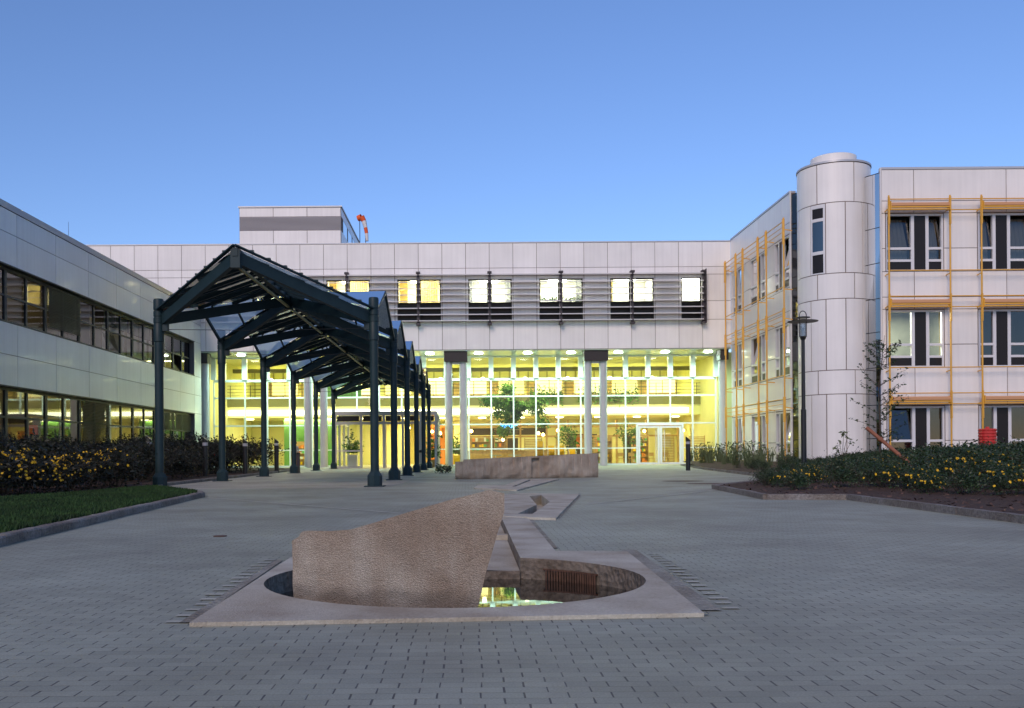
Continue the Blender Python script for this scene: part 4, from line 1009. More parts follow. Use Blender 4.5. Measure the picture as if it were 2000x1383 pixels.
cylpanel(m,wr[0]+.5,wr[0]+3.6,zw0,zw1,TR_-.03,TR_+.012); cylpanel(m,wr[1]-3.6,wr[1]-.5,zw0,zw1,TR_-.03,TR_+.012)
for (a,b) in ((zw0,10.08),(11.03,11.2),(12.74,12.9),(13.42,zw1)): cylpanel(m,wr[0]+3.6,wr[1]-3.6,a,b,TR_-.03,TR_+.01)
wn=m.build('window','white',tw)
m=MB(); cylpanel(m,wr[0]+3.7,wr[1]-3.7,10.09,11.02,TR_-.03,TR_-.01); cylpanel(m,wr[0]+3.7,wr[1]-3.7,12.91,13.41,TR_-.03,TR_-.01); m.build('dark_panel','spandrel',wn)
m=MB(); cylpanel(m,wr[0]+3.7,wr[1]-3.7,11.21,12.73,TR_-.03,TR_-.012); m.build('pane',mat('blue_pane',(.03,.06,.10),.04,spec=1),wn)
m=MB(); m.lathe(*TC,[(TR_+.04,15.70),(TR_+.04,15.80),(TR_-.05,15.82)],72); sm30(m.build('coping','coping',tw))
m=MB(); m.lathe(*TC,[(1.16,15.83),(1.16,16.36),(1.1,16.39)],56); sm30(m.build('drum_cap','panel',tw))

# ------------------------------------------------------------------ roof house and windsock
ph=thing('roof_plant_house','small white plant room with grey louvre band on the hospital roof','plant room',(-12,72,14.8))
P0=AT(468,470,72).x; P1=AT(666,470,72).x; fp=Fr((0,72,0),(1,0,0),(0,-1,0)); zt=AT(560,403,72).z
zA=AT(560,424,72).z; zB=AT(560,450,72).z; W3=(P1-P0)/3
m=MB(); 
for i in range(3):
    m.box(P0+W3*i+.02,P0+W3*(i+1)-.02,0,.03,zA+.03,zt-.12,fp); m.box(P0+W3*i+.02,P0+W3*(i+1)-.02,0,.03,14.8,zB-.03,fp)
for i in range(4): m.box(P1-.0+.001,P1+.03,-.1-(i+1)*3+.05,-.1-i*3,14.8,zB-.03,fp); m.box(P1+.001,P1+.03,-.1-(i+1)*3+.05,-.1-i*3,zA+.03,zt-.12,fp)
m.build('facade_panel','panel',ph)
m=MB(); m.box(P0,P1,-12.2,-.002,14.8,zt-.1,fp); m.build('wall','joint',ph)
m=MB(); z=zB
while z<zA-.02: m.add([fp.P(x,zz,n) for x in (P0,P1) for (zz,n) in ((z,.05),(z+.07,.0),(z+.08,.0),(z+.012,.05))],[(0,1,2,3),(7,6,5,4),(0,4,5,1),(1,5,6,2),(2,6,7,3),(3,7,4,0)]); z+=.085
m.build('louvre_band','lvgrey',ph)
m=MB()
for i in range(3): m.box(P1+.002,P1+.02,-3.6-i*3,-1.2-i*3,zB,zA,fp)
m.build('side_window','dglass',ph)
m=MB(); m.box(P0-.08,P1+.1,-12.3,.1,zt-.1,zt,fp); m.build('coping','coping',ph)
wsk=thing('windsock','orange and white windsock drooping from a mast on the roof','windsock',(*AT(703,472,76)[:2],14.8))
b=AT(703,478,76); t_=AT(703,428,76)
m=MB(); m.tube([(b.x,76,14.8),(b.x,76,t_.z+.25)],.03,8); b2=AT(713,478,76); m.tube([(b2.x,76.4,14.8),(b2.x,76.4,AT(713,460,76).z)],.03,8); m.build('mast','dframe',wsk)
sp=[AT(699,427,75.9),AT(706,424,75.8),AT(711,432,75.8),AT(714,445,75.8),AT(716,456,75.8),AT(717,471,75.8)]; rr=[.24,.25,.19,.15,.14,.12]
m=MB()
for i in range(5): m.cm=0 if i in (0,1,3) else 1; m.tube([sp[i],sp[i+1]],[rr[i],rr[i+1]],12,cap=False)
m.cm=1; m.tube([sp[2],(sp[2]+sp[3])/2],[rr[2]+.004,rr[2]-.01],12,cap=False)
m.build('sock',['orange','sockw'],wsk,smooth=True)

# ------------------------------------------------------------------ canopy
cz=[25.5+6.38*i for i in range(6)]
def ccx_(z): return -5.38+(z-25.5)*(.23/31.9)
HW=2.91; ZE,ZR,ZS=4.72,5.72,5.80
can=thing('entrance_canopy','dark blue steel walkway canopy with folded glass roof on twelve columns','canopy',(-5.3,25.5,0))
def colpos(i,s): return Vector((ccx_(cz[i])+s*HW,cz[i],0))
def cen(k,z=ZR): y=25.5+6.38*(k-.5); return Vector((ccx_(y),y,z))
def side(k,s,z=ZS): y=25.5+6.38*(k-.5); return Vector((ccx_(y)+s*(HW+.02),y,z))
for i in range(6):
    for s in (-1,1):
        p=colpos(i,s); m=MB()
        m.lathe(p.x,p.y,[(.115,.40),(.115,3.95),(.135,3.97),(.135,4.42),(.128,4.43),(.128,4.46),(.137,4.47),(.137,4.60),(.125,4.61),(.125,4.64),(.137,4.65),(.137,4.78),(.125,4.79),(.125,4.82),(.137,4.83),(.137,5.08),(.12,5.12)],20)
        co=sm30(m.build('column','steel',can)); m=MB(); m.lathe(p.x,p.y,[(.20,.02),(.20,.30),(.118,.42)],8,cap=False); m.box(p.x-.27,p.x+.27,p.y-.27,p.y+.27,0.0,.03); m.build('foot','steel',co)
        m=MB(); m.box(p.x-s*.12-(.14 if s>0 else 0),p.x-s*.12+(.14 if s<0 else 0),p.y-.07,p.y+.07,4.25,4.75); m.build('bracket','steel',co)
def beam(a,b,w_,h_,nm='beam',mt='steel'): m=MB(); m.bar(a,b,w_,h_); return m.build(nm,mt,can)
dz=Vector((0,0,-.16))
for i in range(6):
    for s in (-1,1):
        e=colpos(i,s)+Vector((-s*.12,0,ZE)); ka=[i,i+1]
        for k in ka:
            if k>6: continue
            beam(e+dz,cen(k)+dz,.12,.28)
for k in range(1,6):
    for s in (-1,1):
        sp_=side(k,s); e0=colpos(k-1,s)+Vector((s*.02,.1,ZE+.02)); e1=colpos(k,s)+Vector((s*.02,-.1,ZE+.02))
        beam(e0,sp_,.07,.09,'gable_bar'); beam(e1,sp_,.07,.09,'gable_bar'); beam(sp_,cen(k,ZR+.03),.06,.08,'gable_ridge')
        for q in (.38,.7):
            top=sp_.lerp(cen(k,ZR+.03),q)
            beam(top,e0.lerp(cen(k),q),.05,.06,'gable_mullion'); beam(top,e1.lerp(cen(k),q),.05,.06,'gable_mullion')
        m=MB(); u=Vector((0,0,.05)); cc=cen(k,ZR+.03)+u; m.quad(sp_+u,e0+u+Vector((s*.05,0,0)),cc); m.quad(sp_+u,e1+u+Vector((s*.05,0,0)),cc); m.build('gable_glass','cglass',can)
rb=MB(); rb.bar(cen(0,ZR-.05)+Vector((0,-.15,0)),cen(6,ZR-.05),.13,.2); rb.build('ridge_beam','steel',can)
rb=MB(); rb.bar(cen(0,ZR-.35),cen(6,ZR-.35),.07,.05); rb.build('ridge_glow_strip','ochre',can)  # strip under the ridge, hall glow painted in
for k in range(0,7):
    c_=cen(k); rb=MB(); rb.box(c_.x-.11,c_.x+.11,c_.y-.13,c_.y+.10,ZR-.42,ZR+.02); rb.build('ridge_node','steel',can)
for i in range(6):
    for s in (-1,1):
        e=colpos(i,s)+Vector((0,0,ZE)); ap0=cen(i); ap1=cen(i+1)
        for t in (-.76,-.51,-.255,0,.255,.51,.76):
            y=cz[i]+t*3.19; c0=Vector((ccx_(y),y,ZR-.02)); w_=HW*(1-abs(t))-.10; 
            q=Vector((ccx_(y)+s*w_, y, ZR-(ZR-ZE)*(w_/HW)-.02)); beam(c0,q,.10,.085,'rafter')
        m=MB(); u=Vector((0,0,.06)); m.quad(e+u+Vector((s*.12,0,-.04)),ap0+u+Vector((0,-.08,0)),ap1+u); m.build('roof_glass','cglass',can)
# glazing clips along the front edge
for s in (-1,1):
    m=MB(); a=colpos(0,s)+Vector((0,-.1,ZE+.1)); b=cen(0)+Vector((0,-.18,.1))
    m.bar(a+Vector((0,0,-.0)),b,.10,.035)
    for q in range(1,9): c_=a.lerp(b,q/9); m.box(c_.x-.05,c_.x+.05,c_.y-.06,c_.y+.04,c_.z+.01,c_.z+.055)
    m.build('front_edge','steel',can)
for i in range(6):
    m=MB(); m.tube([colpos(i,-1)+Vector((0,0,4.3)),Vector((ccx_(cz[i]),cz[i],4.25)),colpos(i,1)+Vector((0,0,4.3))],.008,5); m.build('tie_rod','capdark',can)

# ------------------------------------------------------------------ bollard lights
def bollard(X,Y,label,h=1.62,grp='dark slanted bollard lights'):
    t=thing('bollard_light',label,'bollard light',(X,Y,0),grp)
    m=MB(); m.lathe(X,Y,[(.11,0),(.11,h-.36)],16); m.build('post','lampblk',t); m=MB(); m.lathe(X,Y,[(.105,h-.36),(.105,h-.24)],16); m.build('lens',mat('frosted_lens',(.35,.36,.42),.3),t)
    m=MB(); n=16; vs=[(X+.11*math.cos(2*math.pi*k/n),Y+.11*math.sin(2*math.pi*k/n),h-.24) for k in range(n)]+[(X+.11*math.cos(2*math.pi*k/n),Y+.11*math.sin(2*math.pi*k/n),h-.09-.09*math.cos(2*math.pi*k/n)) for k in range(n)]
    m.add(vs,[(k,(k+1)%n,(k+1)%n+n,k+n) for k in range(n)]+[tuple(range(n,2*n))]); m.build('slanted_cap','lampblk',t)
X,Y=G(1344,919); bollard(X,Y,'dark bollard light with slanted top right of the glazed side door')
for px,Yb,lab in ((291,33.5,'bollard light in the left shrubs beside the nearest canopy column'),(401,36.5,'bollard light left of the second canopy column'),(479,40,'bollard light among dark shrubs between second and third canopy columns'),(540,46,'farthest bollard light, at the end of the dark shrubs')):
    bollard((px-PX)/F*Yb,Yb,lab,1.62 if px<500 else 1.7)
X,Y=G(706,926); m=MB(); m.lathe(X-.35,Y+12,[(.09,0),(.09,.95)],12)
# ash bin beside the far canopy column
X,Y=G(826,917); t=thing('ash_bin','grey post shaped waste bin between the last canopy columns','waste bin',(X,Y-0.5,0))
m=MB(); m.lathe(X,Y-.5,[(.16,0),(.16,.95)],16); m.build('body',LG,t); m=MB(); m.lathe(X,Y-.5,[(.2,.95),(.2,1.08),(.1,1.12)],16); m.build('lid','dframe',t)

# ------------------------------------------------------------------ street lamp
LY=30.0; LXc=AT(1569,760,LY).x
sl_=thing('street_lamp','tall black lamp post with glass cylinder and flat disc shade in the right bed','street lamp',(LXc,LY,0))
def zz(py): return AT(1569,py,LY).z
m=MB(); m.lathe(LXc,LY,[(.085,0.1),(.085,2.2),(.062,2.22),(.055,zz(664)),(.075,zz(663)),(.10,zz(659)),(.10,zz(657))],16); sm30(m.build('pole','lampblk',sl_))
m=MB(); m.lathe(LXc,LY,[(.085,zz(657)),(.085,zz(632))],16); m.build('glass_cylinder','lglass',sl_)
m=MB(); m.lathe(LXc,LY,[(.04,zz(656)),(.04,zz(640))],10); m.build('bulb','curtain',sl_)
m=MB(); m.lathe(LXc,LY,[(.46,zz(628.5)),(.47,zz(627.5)),(.12,zz(624.5)),(.1,zz(624))],36); sm30(m.build('disc_shade','lampblk',sl_)); 
m=MB(); m.lathe(LXc,LY,[(.22,zz(621)),(.23,zz(620)),(.05,zz(618))],28); sm30(m.build('upper_disc','lampblk',sl_))
m=MB(); r_=.11
m.tube([(LXc-r_,LY,zz(658)),(LXc-r_,LY,zz(616))]+[(LXc-r_*math.cos(a),LY,zz(616)+r_*1.25*math.sin(a)) for a in [math.pi*i/8 for i in range(1,8)]]+[(LXc+r_,LY,zz(616)),(LXc+r_,LY,zz(658))],.014,6); m.build('hoop','lampblk',sl_)

# ------------------------------------------------------------------ vegetation
def branchy(mb, p, d, L, r, rnd, depth, tips, spread=.6, minr=.003):
    n=4; pts=[p]; rs=[r]; q=Vector(p); dd=Vector(d).normalized()
    for i in range(n):
        dd=(dd+Vector((rnd.gauss(0,.10),rnd.gauss(0,.10),rnd.gauss(0,.06)))).normalized(); q=q+dd*L/n; pts.append(q.copy()); rs.append(max(minr,r*(1-.5*(i+1)/n)))
        if depth>0 and i>0:
            for _ in range(2):
                u=Vector((rnd.gauss(0,1),rnd.gauss(0,1),rnd.gauss(0,.5))).normalized(); branchy(mb,q.copy(),(dd+u*spread*1.4).normalized(),L*rnd.uniform(.45,.7),rs[-1]*.55,rnd,depth-1,tips,spread,minr)
        elif depth==0: tips.append(q.copy())
    mb.tube(pts,rs,5 if r<.02 else 8,cap=False)
def shrub_proto(nm,label,grp,seed,r,h,nleaf,size,leafm,flowers=0,red=0,fz=(0,1)):
    rnd=random.Random(seed); t=thing(nm,label,'shrub',(0,0,0),grp)
    st=MB(); tips=[]
    for i in range(9):
        a=rnd.random()*6.28; branchy(st,Vector((.08*math.cos(a),.08*math.sin(a),0)),Vector((math.cos(a)*.75*r/h,math.sin(a)*.75*r/h,1)),h*.75,.012,rnd,1,tips,.7)
    st.build('stems','bark',t)
    pts=[]
    lobes=[(Vector((rnd.gauss(0,r*.42),rnd.gauss(0,r*.42),h*rnd.uniform(.4,.85))),rnd.uniform(.25,.45)*r) for _ in range(9)]
    while len(pts)<nleaf:
        if rnd.random()<.6: c,rr_=rnd.choice(lobes); v=Vector((rnd.gauss(0,1),rnd.gauss(0,1),rnd.gauss(0,1))).normalized()*rr_*rnd.uniform(.5,1.1); p=c+v
        elif rnd.random()<.6 and tips: p=rnd.choice(tips)+Vector((rnd.gauss(0,.05),rnd.gauss(0,.05),rnd.gauss(0,.06)))
        else: a=rnd.random()*6.28; q=math.sqrt(rnd.random())*r; z=rnd.uniform(0,h*.7); p=Vector((math.cos(a)*q,math.sin(a)*q,z))
        if p.z>.01: pts.append(p)
    m=MB(); leafcloud(m,pts,size,rnd,2.2); m.build('foliage',leafm,t)
    if flowers:
        m=MB()
        for _ in range(flowers):
            a=-math.pi/2+rnd.gauss(0,.9); zq=rnd.uniform(h*.35+fz[0]*h*.2,h*.95); q=r*math.sqrt(max(.05,1-(zq/h)**2))*1.05+.05
            c=Vector((math.cos(a)*q,math.sin(a)*q,zq)); n_=(Vector((math.cos(a),math.sin(a),.6))+Vector((rnd.gauss(0,.3),rnd.gauss(0,.3),rnd.gauss(0,.3)))).normalized()
            u=n_.cross(Vector((0,0,1))).normalized(); w_=n_.cross(u); R0=rnd.uniform(.026,.042)
            ring=[]
            for k in range(10):
                rad=R0*(1 if k%2==0 else .55); th=k*math.pi/5; ring.append(c+u*rad*math.cos(th)+w_*rad*math.sin(th)+n_*(.006 if k%2==0 else 0))
            b_=len(m.v); m.v += ring+[c]; 
            for k in range(10): m.f.append([b_+k,b_+(k+1)%10,b_+10]); m.mi.append(0)
        m.build('blossoms','flower',t)
    if red:
        m=MB()
        for _ in range(red):
            a=rnd.random()*6.28; c=Vector((math.cos(a)*r*.8,math.sin(a)*r*.8,h*rnd.uniform(.5,.95))); m.lathe(c.x,c.y,[(.01,c.z-.03),(.035,c.z),(.03,c.z+.03),(.01,c.z+.04)],6)
        m.build('rose_blooms','redfl',t)
    return t
rnd=random.Random(12)
def scatter(protos, spots, labels, group, smin,smax,zf):
    used=set()
    for n_,(x,y,pi,scl) in enumerate(spots):
        pr=protos[pi]; z=zf(x,y); rz=rnd.uniform(-.6,.6) if True else 0
        if pi not in used: used.add(pi); pr.location=(x,y,z); pr.rotation_euler=(0,0,rz); s=scl; pr.scale=(s,s,s)
        else: dup(pr,(x,y,z),rz,scl,labels[pi],group)
# right bed
LR=['low leafy green shrub without flowers in the right mulch bed','low green shrub dotted with yellow flowers in the right mulch bed']
GR='low shrubs massed in the right mulch bed'
ra=shrub_proto('low_shrub',LR[0],GR,21,.60,.60,1900,.030,'leaf'); rb_=shrub_proto('low_shrub',LR[1],GR,22,.6,.56,1900,.030,'leaf',flowers=24)
spots=[]; tries=0
def far_enough(x,y,sp,d): return all((x-a)**2+(y-b)**2>d*d for a,b,*_ in sp)
while len(spots)<150 and tries<20000:
    tries+=1; y=14+ (44-14)*rnd.random()**1.3; x=rnd.uniform(6,min(24,y*.66)); 
    if not inside(x,y,RBED): continue
    d=sdist(x,y,K2)
    if d<(1.15 if y<19 or x>8 else .8): continue
    if y<17.3 and x<8.3: continue
    if not far_enough(x,y,spots,.62+.012*y): continue
    fl_=1 if (d<6.5 and y<31 and rnd.random()<.62) else 0
    spots.append((x,y,fl_,rnd.uniform(.88,1.15)*(.62+.62*min(1,max(0,(d-1.2)/6)))))
scatter([ra,rb_],spots,LR,GR,.8,1.2,lambda x,y: mound_z(x,y)-.02)
# left bed
LL=['dark tall rose shrub against the left wing','dark shrub covered in small yellow flowers beside the lawn']
GL='dark shrubs in the left bed'
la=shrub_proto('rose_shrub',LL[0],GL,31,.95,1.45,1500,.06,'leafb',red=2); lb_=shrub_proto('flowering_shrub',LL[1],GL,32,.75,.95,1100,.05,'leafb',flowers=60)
spots=[]; tries=0
while len(spots)<14 and tries<4000:
    tries+=1; x=rnd.uniform(-12.5,-8.7); y=rnd.uniform(18.3,26)
    if inside(x,y,LAWN) or sdist(x,y,LAWN[4:])<.7 or sdist(x,y,LAWN[4:])>2.3 or sdist(x,y,K1)<.9: continue
    if not far_enough(x,y,spots,.95): continue
    spots.append((x,y,1,rnd.uniform(.85,1.1)))
t2=0
while len(spots)<85 and t2<12000:
    t2+=1; x=rnd.uniform(-16.8,-9.2); y=rnd.uniform(19,50)
    if not inside(x,y,LBED) or sdist(x,y,K1)<1.0 or inside(x,y,LAWN) or sdist(x,y,LAWN[4:])<1.6: continue
    if x<-.53*y-.5: continue
    if not far_enough(x,y,spots,1.15): continue
    spots.append((x,y,0,rnd.uniform(.7,1.05)*(1.12 if y>38 else .95)))
scatter([lb_,la] if False else [la,lb_],spots,LL,GL,.8,1.2,lambda x,y:.08)
# shrubs one can point at get a label of their own
def single_out(items, names):
    taken=set()
    obs=[o for o in C.objects if o.parent is None and o.name.split('.')[0] in names]
    for (x,y,lab) in items:
        best=min((o for o in obs if o.name not in taken), key=lambda o:(o.location.x-x)**2+(o.location.y-y)**2); taken.add(best.name); best['label']=('flowering ' if any('blossoms' in c.name for c in best.children) else 'green ')+lab
single_out([(LXc,LY,'shrub at the foot of the street lamp'),(9.2,21,'shrub at the lower end of the leaning stake'),(14.5,31,'shrub at the foot of the young tree'),(8.2,19,'shrub nearest the corner of the right kerb'),(6.9,23,'shrub at the pointed left tip of the right bed'),
 (24*.8,40,'shrub in front of the red container'),(8.6,15.5,'shrub closest to the camera in the right bed'),(16,36,'shrub beside the sapling before the round tower'),(10.8,33,'shrub nearest the reed plants in the right bed')],('low_shrub',))
single_out([(-10.8,34,'dark bush around the bollard light left of the second canopy column'),(-9.6,26.5,'dark bush right behind the nearest left canopy column'),(-9.2,22.5,'bush by the back corner of the lawn'),(-11.5,20,'bush at the left edge of the picture'),(-9.9,45,'dark bush at the far end of the left bed'),(-10.6,40,'dark bush between the second and third canopy columns')],('rose_shrub','flowering_shrub'))
# lawn blades
rg=random.Random(77); m=MB(); n_=0
while n_<46000:
    y=9+ (24.2-9)*rg.random()**1.25; x=rg.uniform(-11,-4.6)
    if x<-.52*y-.6: 
        continue
    if not inside(x,y,LAWN) or sdist(x,y,K1)<.09: continue
    n_+=1; h=rg.uniform(.035,.075); a=rg.random()*6.28; wd=.006+.0006*y; dx,dy=math.cos(a)*wd,math.sin(a)*wd; lx,ly=rg.gauss(0,.02),rg.gauss(0,.02)
    b=len(m.v); m.v += [Vector((x-dx,y-dy,.088)),Vector((x+dx,y+dy,.088)),Vector((x+lx,y+ly,.088+h))]; m.f.append([b,b+1,b+2]); m.mi.append(0)
stuff(m.build('grass','grass'))
m=MB()
for _ in range(6500):
    y=11+26*rg.random()**1.6; x=rg.uniform(5.5,20)
    if not inside(x,y,RBED): continue
    d=sdist(x,y,K2)
    if d>2.6 or d<.1: continue
    z=mound_z(x,y)+.012; a=rg.random()*6.28; l=rg.uniform(.015,.045); u=Vector((math.cos(a),math.sin(a),rg.gauss(0,.3)))*l; w_=Vector((-math.sin(a),math.cos(a),rg.gauss(0,.4)))*l*.35; p=Vector((x,y,z))
    m.quad(p-u-w_,p+u-w_,p+u+w_,p-u+w_)
stuff(m.build('mulch','chip'))
# reed tufts near the right wing
def tuft(seed,h):
    r=random.Random(seed); t=thing('reed_plant','upright pale green plant in the bed below the yellow frames','plant',(0,0,0),'upright plants in the bed along the right wing')
    m=MB()
    for _ in range(26):
        a=r.random()*6.28; q=r.random()*.16; x,y=q*math.cos(a),q*math.sin(a); hh=h*r.uniform(.6,1.05); lx,ly=r.gauss(0,.12),r.gauss(0,.12); wd=.014
        m.quad((x-wd,y,0),(x+wd,y,0),(x+lx*.5+wd,y+ly*.5,hh*.6),(x+lx,y+ly,hh),(x+lx*.5-wd,y+ly*.5,hh*.6))
    pts=[Vector((r.gauss(0,.12),r.gauss(0,.12),r.uniform(.2,1)*h)) for _ in range(60)]; leafcloud(m,pts,.05,r,3)
    m.build('blades','leafy',t); return t
tf=tuft(5,1.0); k=0
for i in range(30):
    y=61.5-i*.62; x=13.2+rnd.uniform(.2,2.9)-(61.5-y)*.07+.6
    if not inside(x,y,RBED): continue
    if k==0: tf.location=(x,y,.1)
    else: dup(tf,(x,y,.1),rnd.random()*6,rnd.uniform(.7,1.35))
    k+=1
# young tree with stake
def young_tree():
    r=random.Random(14); Y=33.0; b=AT(1718,900,Y); X=b.x; z0=mound_z(X,Y)
    t=thing('young_tree','sparse young tree with thin twigs in front of the dark corner glazing','tree',(X,Y,z0))
    m=MB(); top=AT(1728,655,Y); pts=[Vector((X,Y,z0)),Vector((X+.03,Y,1.6)),Vector((X-.02,Y,3)),Vector((top.x,Y,top.z))]; m.tube(pts,[.04,.03,.02,.006],7); m.build('trunk','bark',t)
    m=MB(); tips=[]
    for i in range(44):
        z=r.uniform(1.0,4.6); a=r.choice((0,math.pi))+r.gauss(0,.7); L=r.uniform(.5,1.25)*(1.05-.13*abs(z-2.6)); x0=X+.02
        d=Vector((math.cos(a),math.sin(a)*.8,.35+r.uniform(0,.3))); q=Vector((x0+(top.x-X)*max(0,(z-3)/1.7),Y,z)); P=[q]
        for s in range(5): d=(d+Vector((r.gauss(0,.1),r.gauss(0,.1),r.gauss(0,.05)))).normalized(); q=q+d*L/5; P.append(q); tips += [q+Vector((r.gauss(0,.04),r.gauss(0,.04),r.gauss(0,.04))) for _ in range(3)]
        m.tube(P,[.012,.009,.007,.006,.005,.004],4)
    m.build('twigs','bark',t); m=MB(); leafcloud(m,tips,.06,r,2); m.build('leaves','leaf',t)
young_tree()
m=MB(); p=AT(1692,835,21.5); q=AT(1786,913,21.0); m.tube([p,q],[.042,.042],10); c_=p.lerp(q,.3); m.tube([c_-(q-p)*.02,c_+(q-p)*.02],.055,10); o=sm30(m.build('leaning_stake','stake')); tag(o,'reddish round wooden stake leaning in the right bed beside the young tree','stake')
def sapling():
    r=random.Random(3); Y=36; b=AT(1645,900,Y); t=thing('sapling','small leafy sapling standing in front of the round tower','plant',(b.x,Y,.35)); m=MB(); tips=[]
    for px,py in ((1648,842),(1640,866),(1662,864),(1636,878),(1655,852)):
        e=AT(px,py,Y); m.tube([Vector((b.x,Y,.35)),Vector((b.x,Y,.6)).lerp(e,.5),e],[.014,.01,.005],5)
        tips += [e+Vector((r.gauss(0,.08),r.gauss(0,.08),r.gauss(0,.07)-.03)) for _ in range(11)]
    m.build('stems','bark',t); m=MB(); leafcloud(m,tips,.08,r,2.2); m.build('leaves','leafy',t)
sapling()
# red ribbed container
Y=44.0; a=AT(1912,842,Y); b=AT(1945,870,Y); cx=(a.x+b.x)/2; t=thing('red_container','bright red ribbed plastic container behind the right shrubs','container',(cx,Y,0))
m=MB(); hw=(b.x-a.x)/2; prof=[(hw*.95,.2)]; z=.5
while z<a.z: prof += [(hw*.94,z),(hw,z+.03),(hw,z+.08),(hw*.94,z+.11)]; z+=.14
m.lathe(cx,Y,prof,16); m.build('body','red',t); m=MB(); m.lathe(cx,Y,[(hw*.9,a.z-.02),(hw*.8,a.z+.08),(.08,a.z+.12),(.08,a.z+.2)],16); m.build('lid','red',t)
# shrub at left end of the long stone
pr=shrub_proto('small_shrub','tiny dark shrub at the left end of the long granite block',None,41,.5,.45,400,.06,'leaf'); X,Y=G(888,926); pr.location=(X-.5,Y+1.5,0); pr.scale=(.8,.8,.8)

# indoor trees and plants
def indoor_tree(px,Y,z0,ztop,rad,label,seed,nl,trunk=.07):
    r=random.Random(seed); X=(px-PX)/F*Y; t=thing('indoor_tree',label,'tree',(X,Y,z0)); m=MB(); tips=[]
    zc=z0+(ztop-z0)*.36; m.tube([(X,Y,z0),(X+.06,Y,zc),(X-.04,Y,z0+(ztop-z0)*.6)],[trunk,trunk*.8,trunk*.6],8)
    for i in range(11):
        a=r.random()*6.28; zz_=zc+(ztop-zc)*r.random()*.5; branchy(m,Vector((X,Y,zz_)),Vector((math.cos(a),math.sin(a),r.uniform(.2,1.2))),rad*.8,.03,r,1,tips,.7)
    m.build('trunk','bark',t); pts=[]
    cl=[(Vector((X+r.gauss(0,rad*.48),Y+r.gauss(0,rad*.35),zc+(ztop-zc)*min(1,max(.05,r.gauss(.45,.2))))),r.uniform(.25,.5)) for _ in range(26)]
    for _ in range(nl):
        c,rr_=r.choice(cl); pts.append(c+Vector((r.gauss(0,rr_*.6),r.gauss(0,rr_*.6),r.gauss(0,rr_*.5))))
    m=MB(); leafcloud(m,pts,.13,r,1.8); m.build('crown','leafi',t)
indoor_tree(1003,69.4,0,6.3,2.1,'leafy green tree growing inside the glass hall left of the middle columns',6,6500)
indoor_tree(1228,70.2,0,3.4,.95,'small thin indoor tree just left of the glazed side door',7,380,.04)
indoor_tree(1112,70.6,0,3.0,.6,'slim dark indoor plant behind the yellow chairs',8,420,.04)
rp=random.Random(50)
for (a,b,lab) in ((8.6,13.2,'trailing plants along the gallery railing right of the middle columns'),(4.9,7.4,'trailing plants along the gallery railing behind the tree crown')):
    m=MB(); leafcloud(m,[Vector((rp.uniform(a,b),GZ+4.75+rp.gauss(0,.08),5.1+rp.gauss(0,.28)+ (.4 if rp.random()<.3 else 0))) for _ in range(620)],.12,rp,1.7); tag(m.build('railing_plants','leafi'),lab,'plants')
def potted(px,Y,h,label,pot=('terra',.5,.9)):
    X=(px-PX)/F*Y; t=thing('potted_plant',label,'potted plant',(X,Y,0)); r=random.Random(int(px)); m=MB(); w_=pot[1]/2; m.box(X-w_,X+w_,Y-w_,Y+w_,0,pot[2]); m.build('pot',pot[0],t)
    m=MB(); leafcloud(m,[Vector((X+r.gauss(0,.24),Y+r.gauss(0,.2),pot[2]+.15+abs(r.gauss(0,(h-pot[2])*.45)))) for _ in range(320)],.12,r,2.4); m.build('foliage','leafi',t)
potted(689,61.2,1.9,'leafy plant in a tall white square tub inside the entrance',('terra',.6,.85))
potted(893,68.6,1.9,'green plant in a yellow tub between the left column pair',('ychair',.55,.75))
potted(846,62.0,2.0,'dark plant inside the right end of the entrance vestibule',('wood',.4,.5))

# yellow stacked chairs
def chair():
    t=thing('stacking_chair','x','chair',(0,0,0),'yellow stacking chairs piled inside the hall'); w_=.26
    m=MB(); m.box(-w_+.03,w_-.03,-.24,.22,.44,.475); m.build('seat','ychair',t)
    m=MB(); m.box(-w_+.03,w_-.03,.22,.25,.56,.88); m.build('backrest','ychair',t)
    m=MB()
    for s in (-1,1): m.tube([(s*w_,-.24,0),(s*w_,-.25,.62),(s*w_,.2,.64),(s*w_,.24,.9)],.014,5); m.tube([(s*w_,.24,0),(s*w_,.22,.64)],.014,5)
    m.build('frame','steelw',t); return t
ch0=chair(); first=True
def place(o_,loc,lab):
    global first
    if first: ch0.location=loc; ch0['label']=lab; first=False
    else: dup(ch0,loc,0,None,lab)
order=['bottom','second','third','fourth','fifth','sixth']
for px,n_,nm in ((1054.5,6,'leftmost and tallest'),(1077,4,'second'),(1096,4,'third'),(1118,3,'rightmost and lowest')):
    X=(px-PX)/F*68.6
    for k in range(n_): place(ch0,(X,68.6-.02*k,.17*k+.02),'yellow chair, %s from the floor in the %s stack'%(order[k],nm))
def cafe_table(X,Y,lab):
    t=thing('cafe_table',lab,'table',(X,Y,0)); m=MB(); m.box(X-.45,X+.45,Y-.3,Y+.3,.73,.76); m.build('table_top',mat('table_teal',(.25,.5,.45),.4),t)
    m=MB(); m.tube([(X,Y,.72),(X,Y,.03)],.03,8); m.box(X-.25,X+.25,Y-.03,Y+.03,0,.03); m.build('pedestal','steelw',t)
cafe_table((968-PX)/F*68.7,68.7,'small teal topped table left of the yellow chairs'); cafe_table((1005-PX)/F*68.9,68.9,'small teal topped table under the indoor tree')
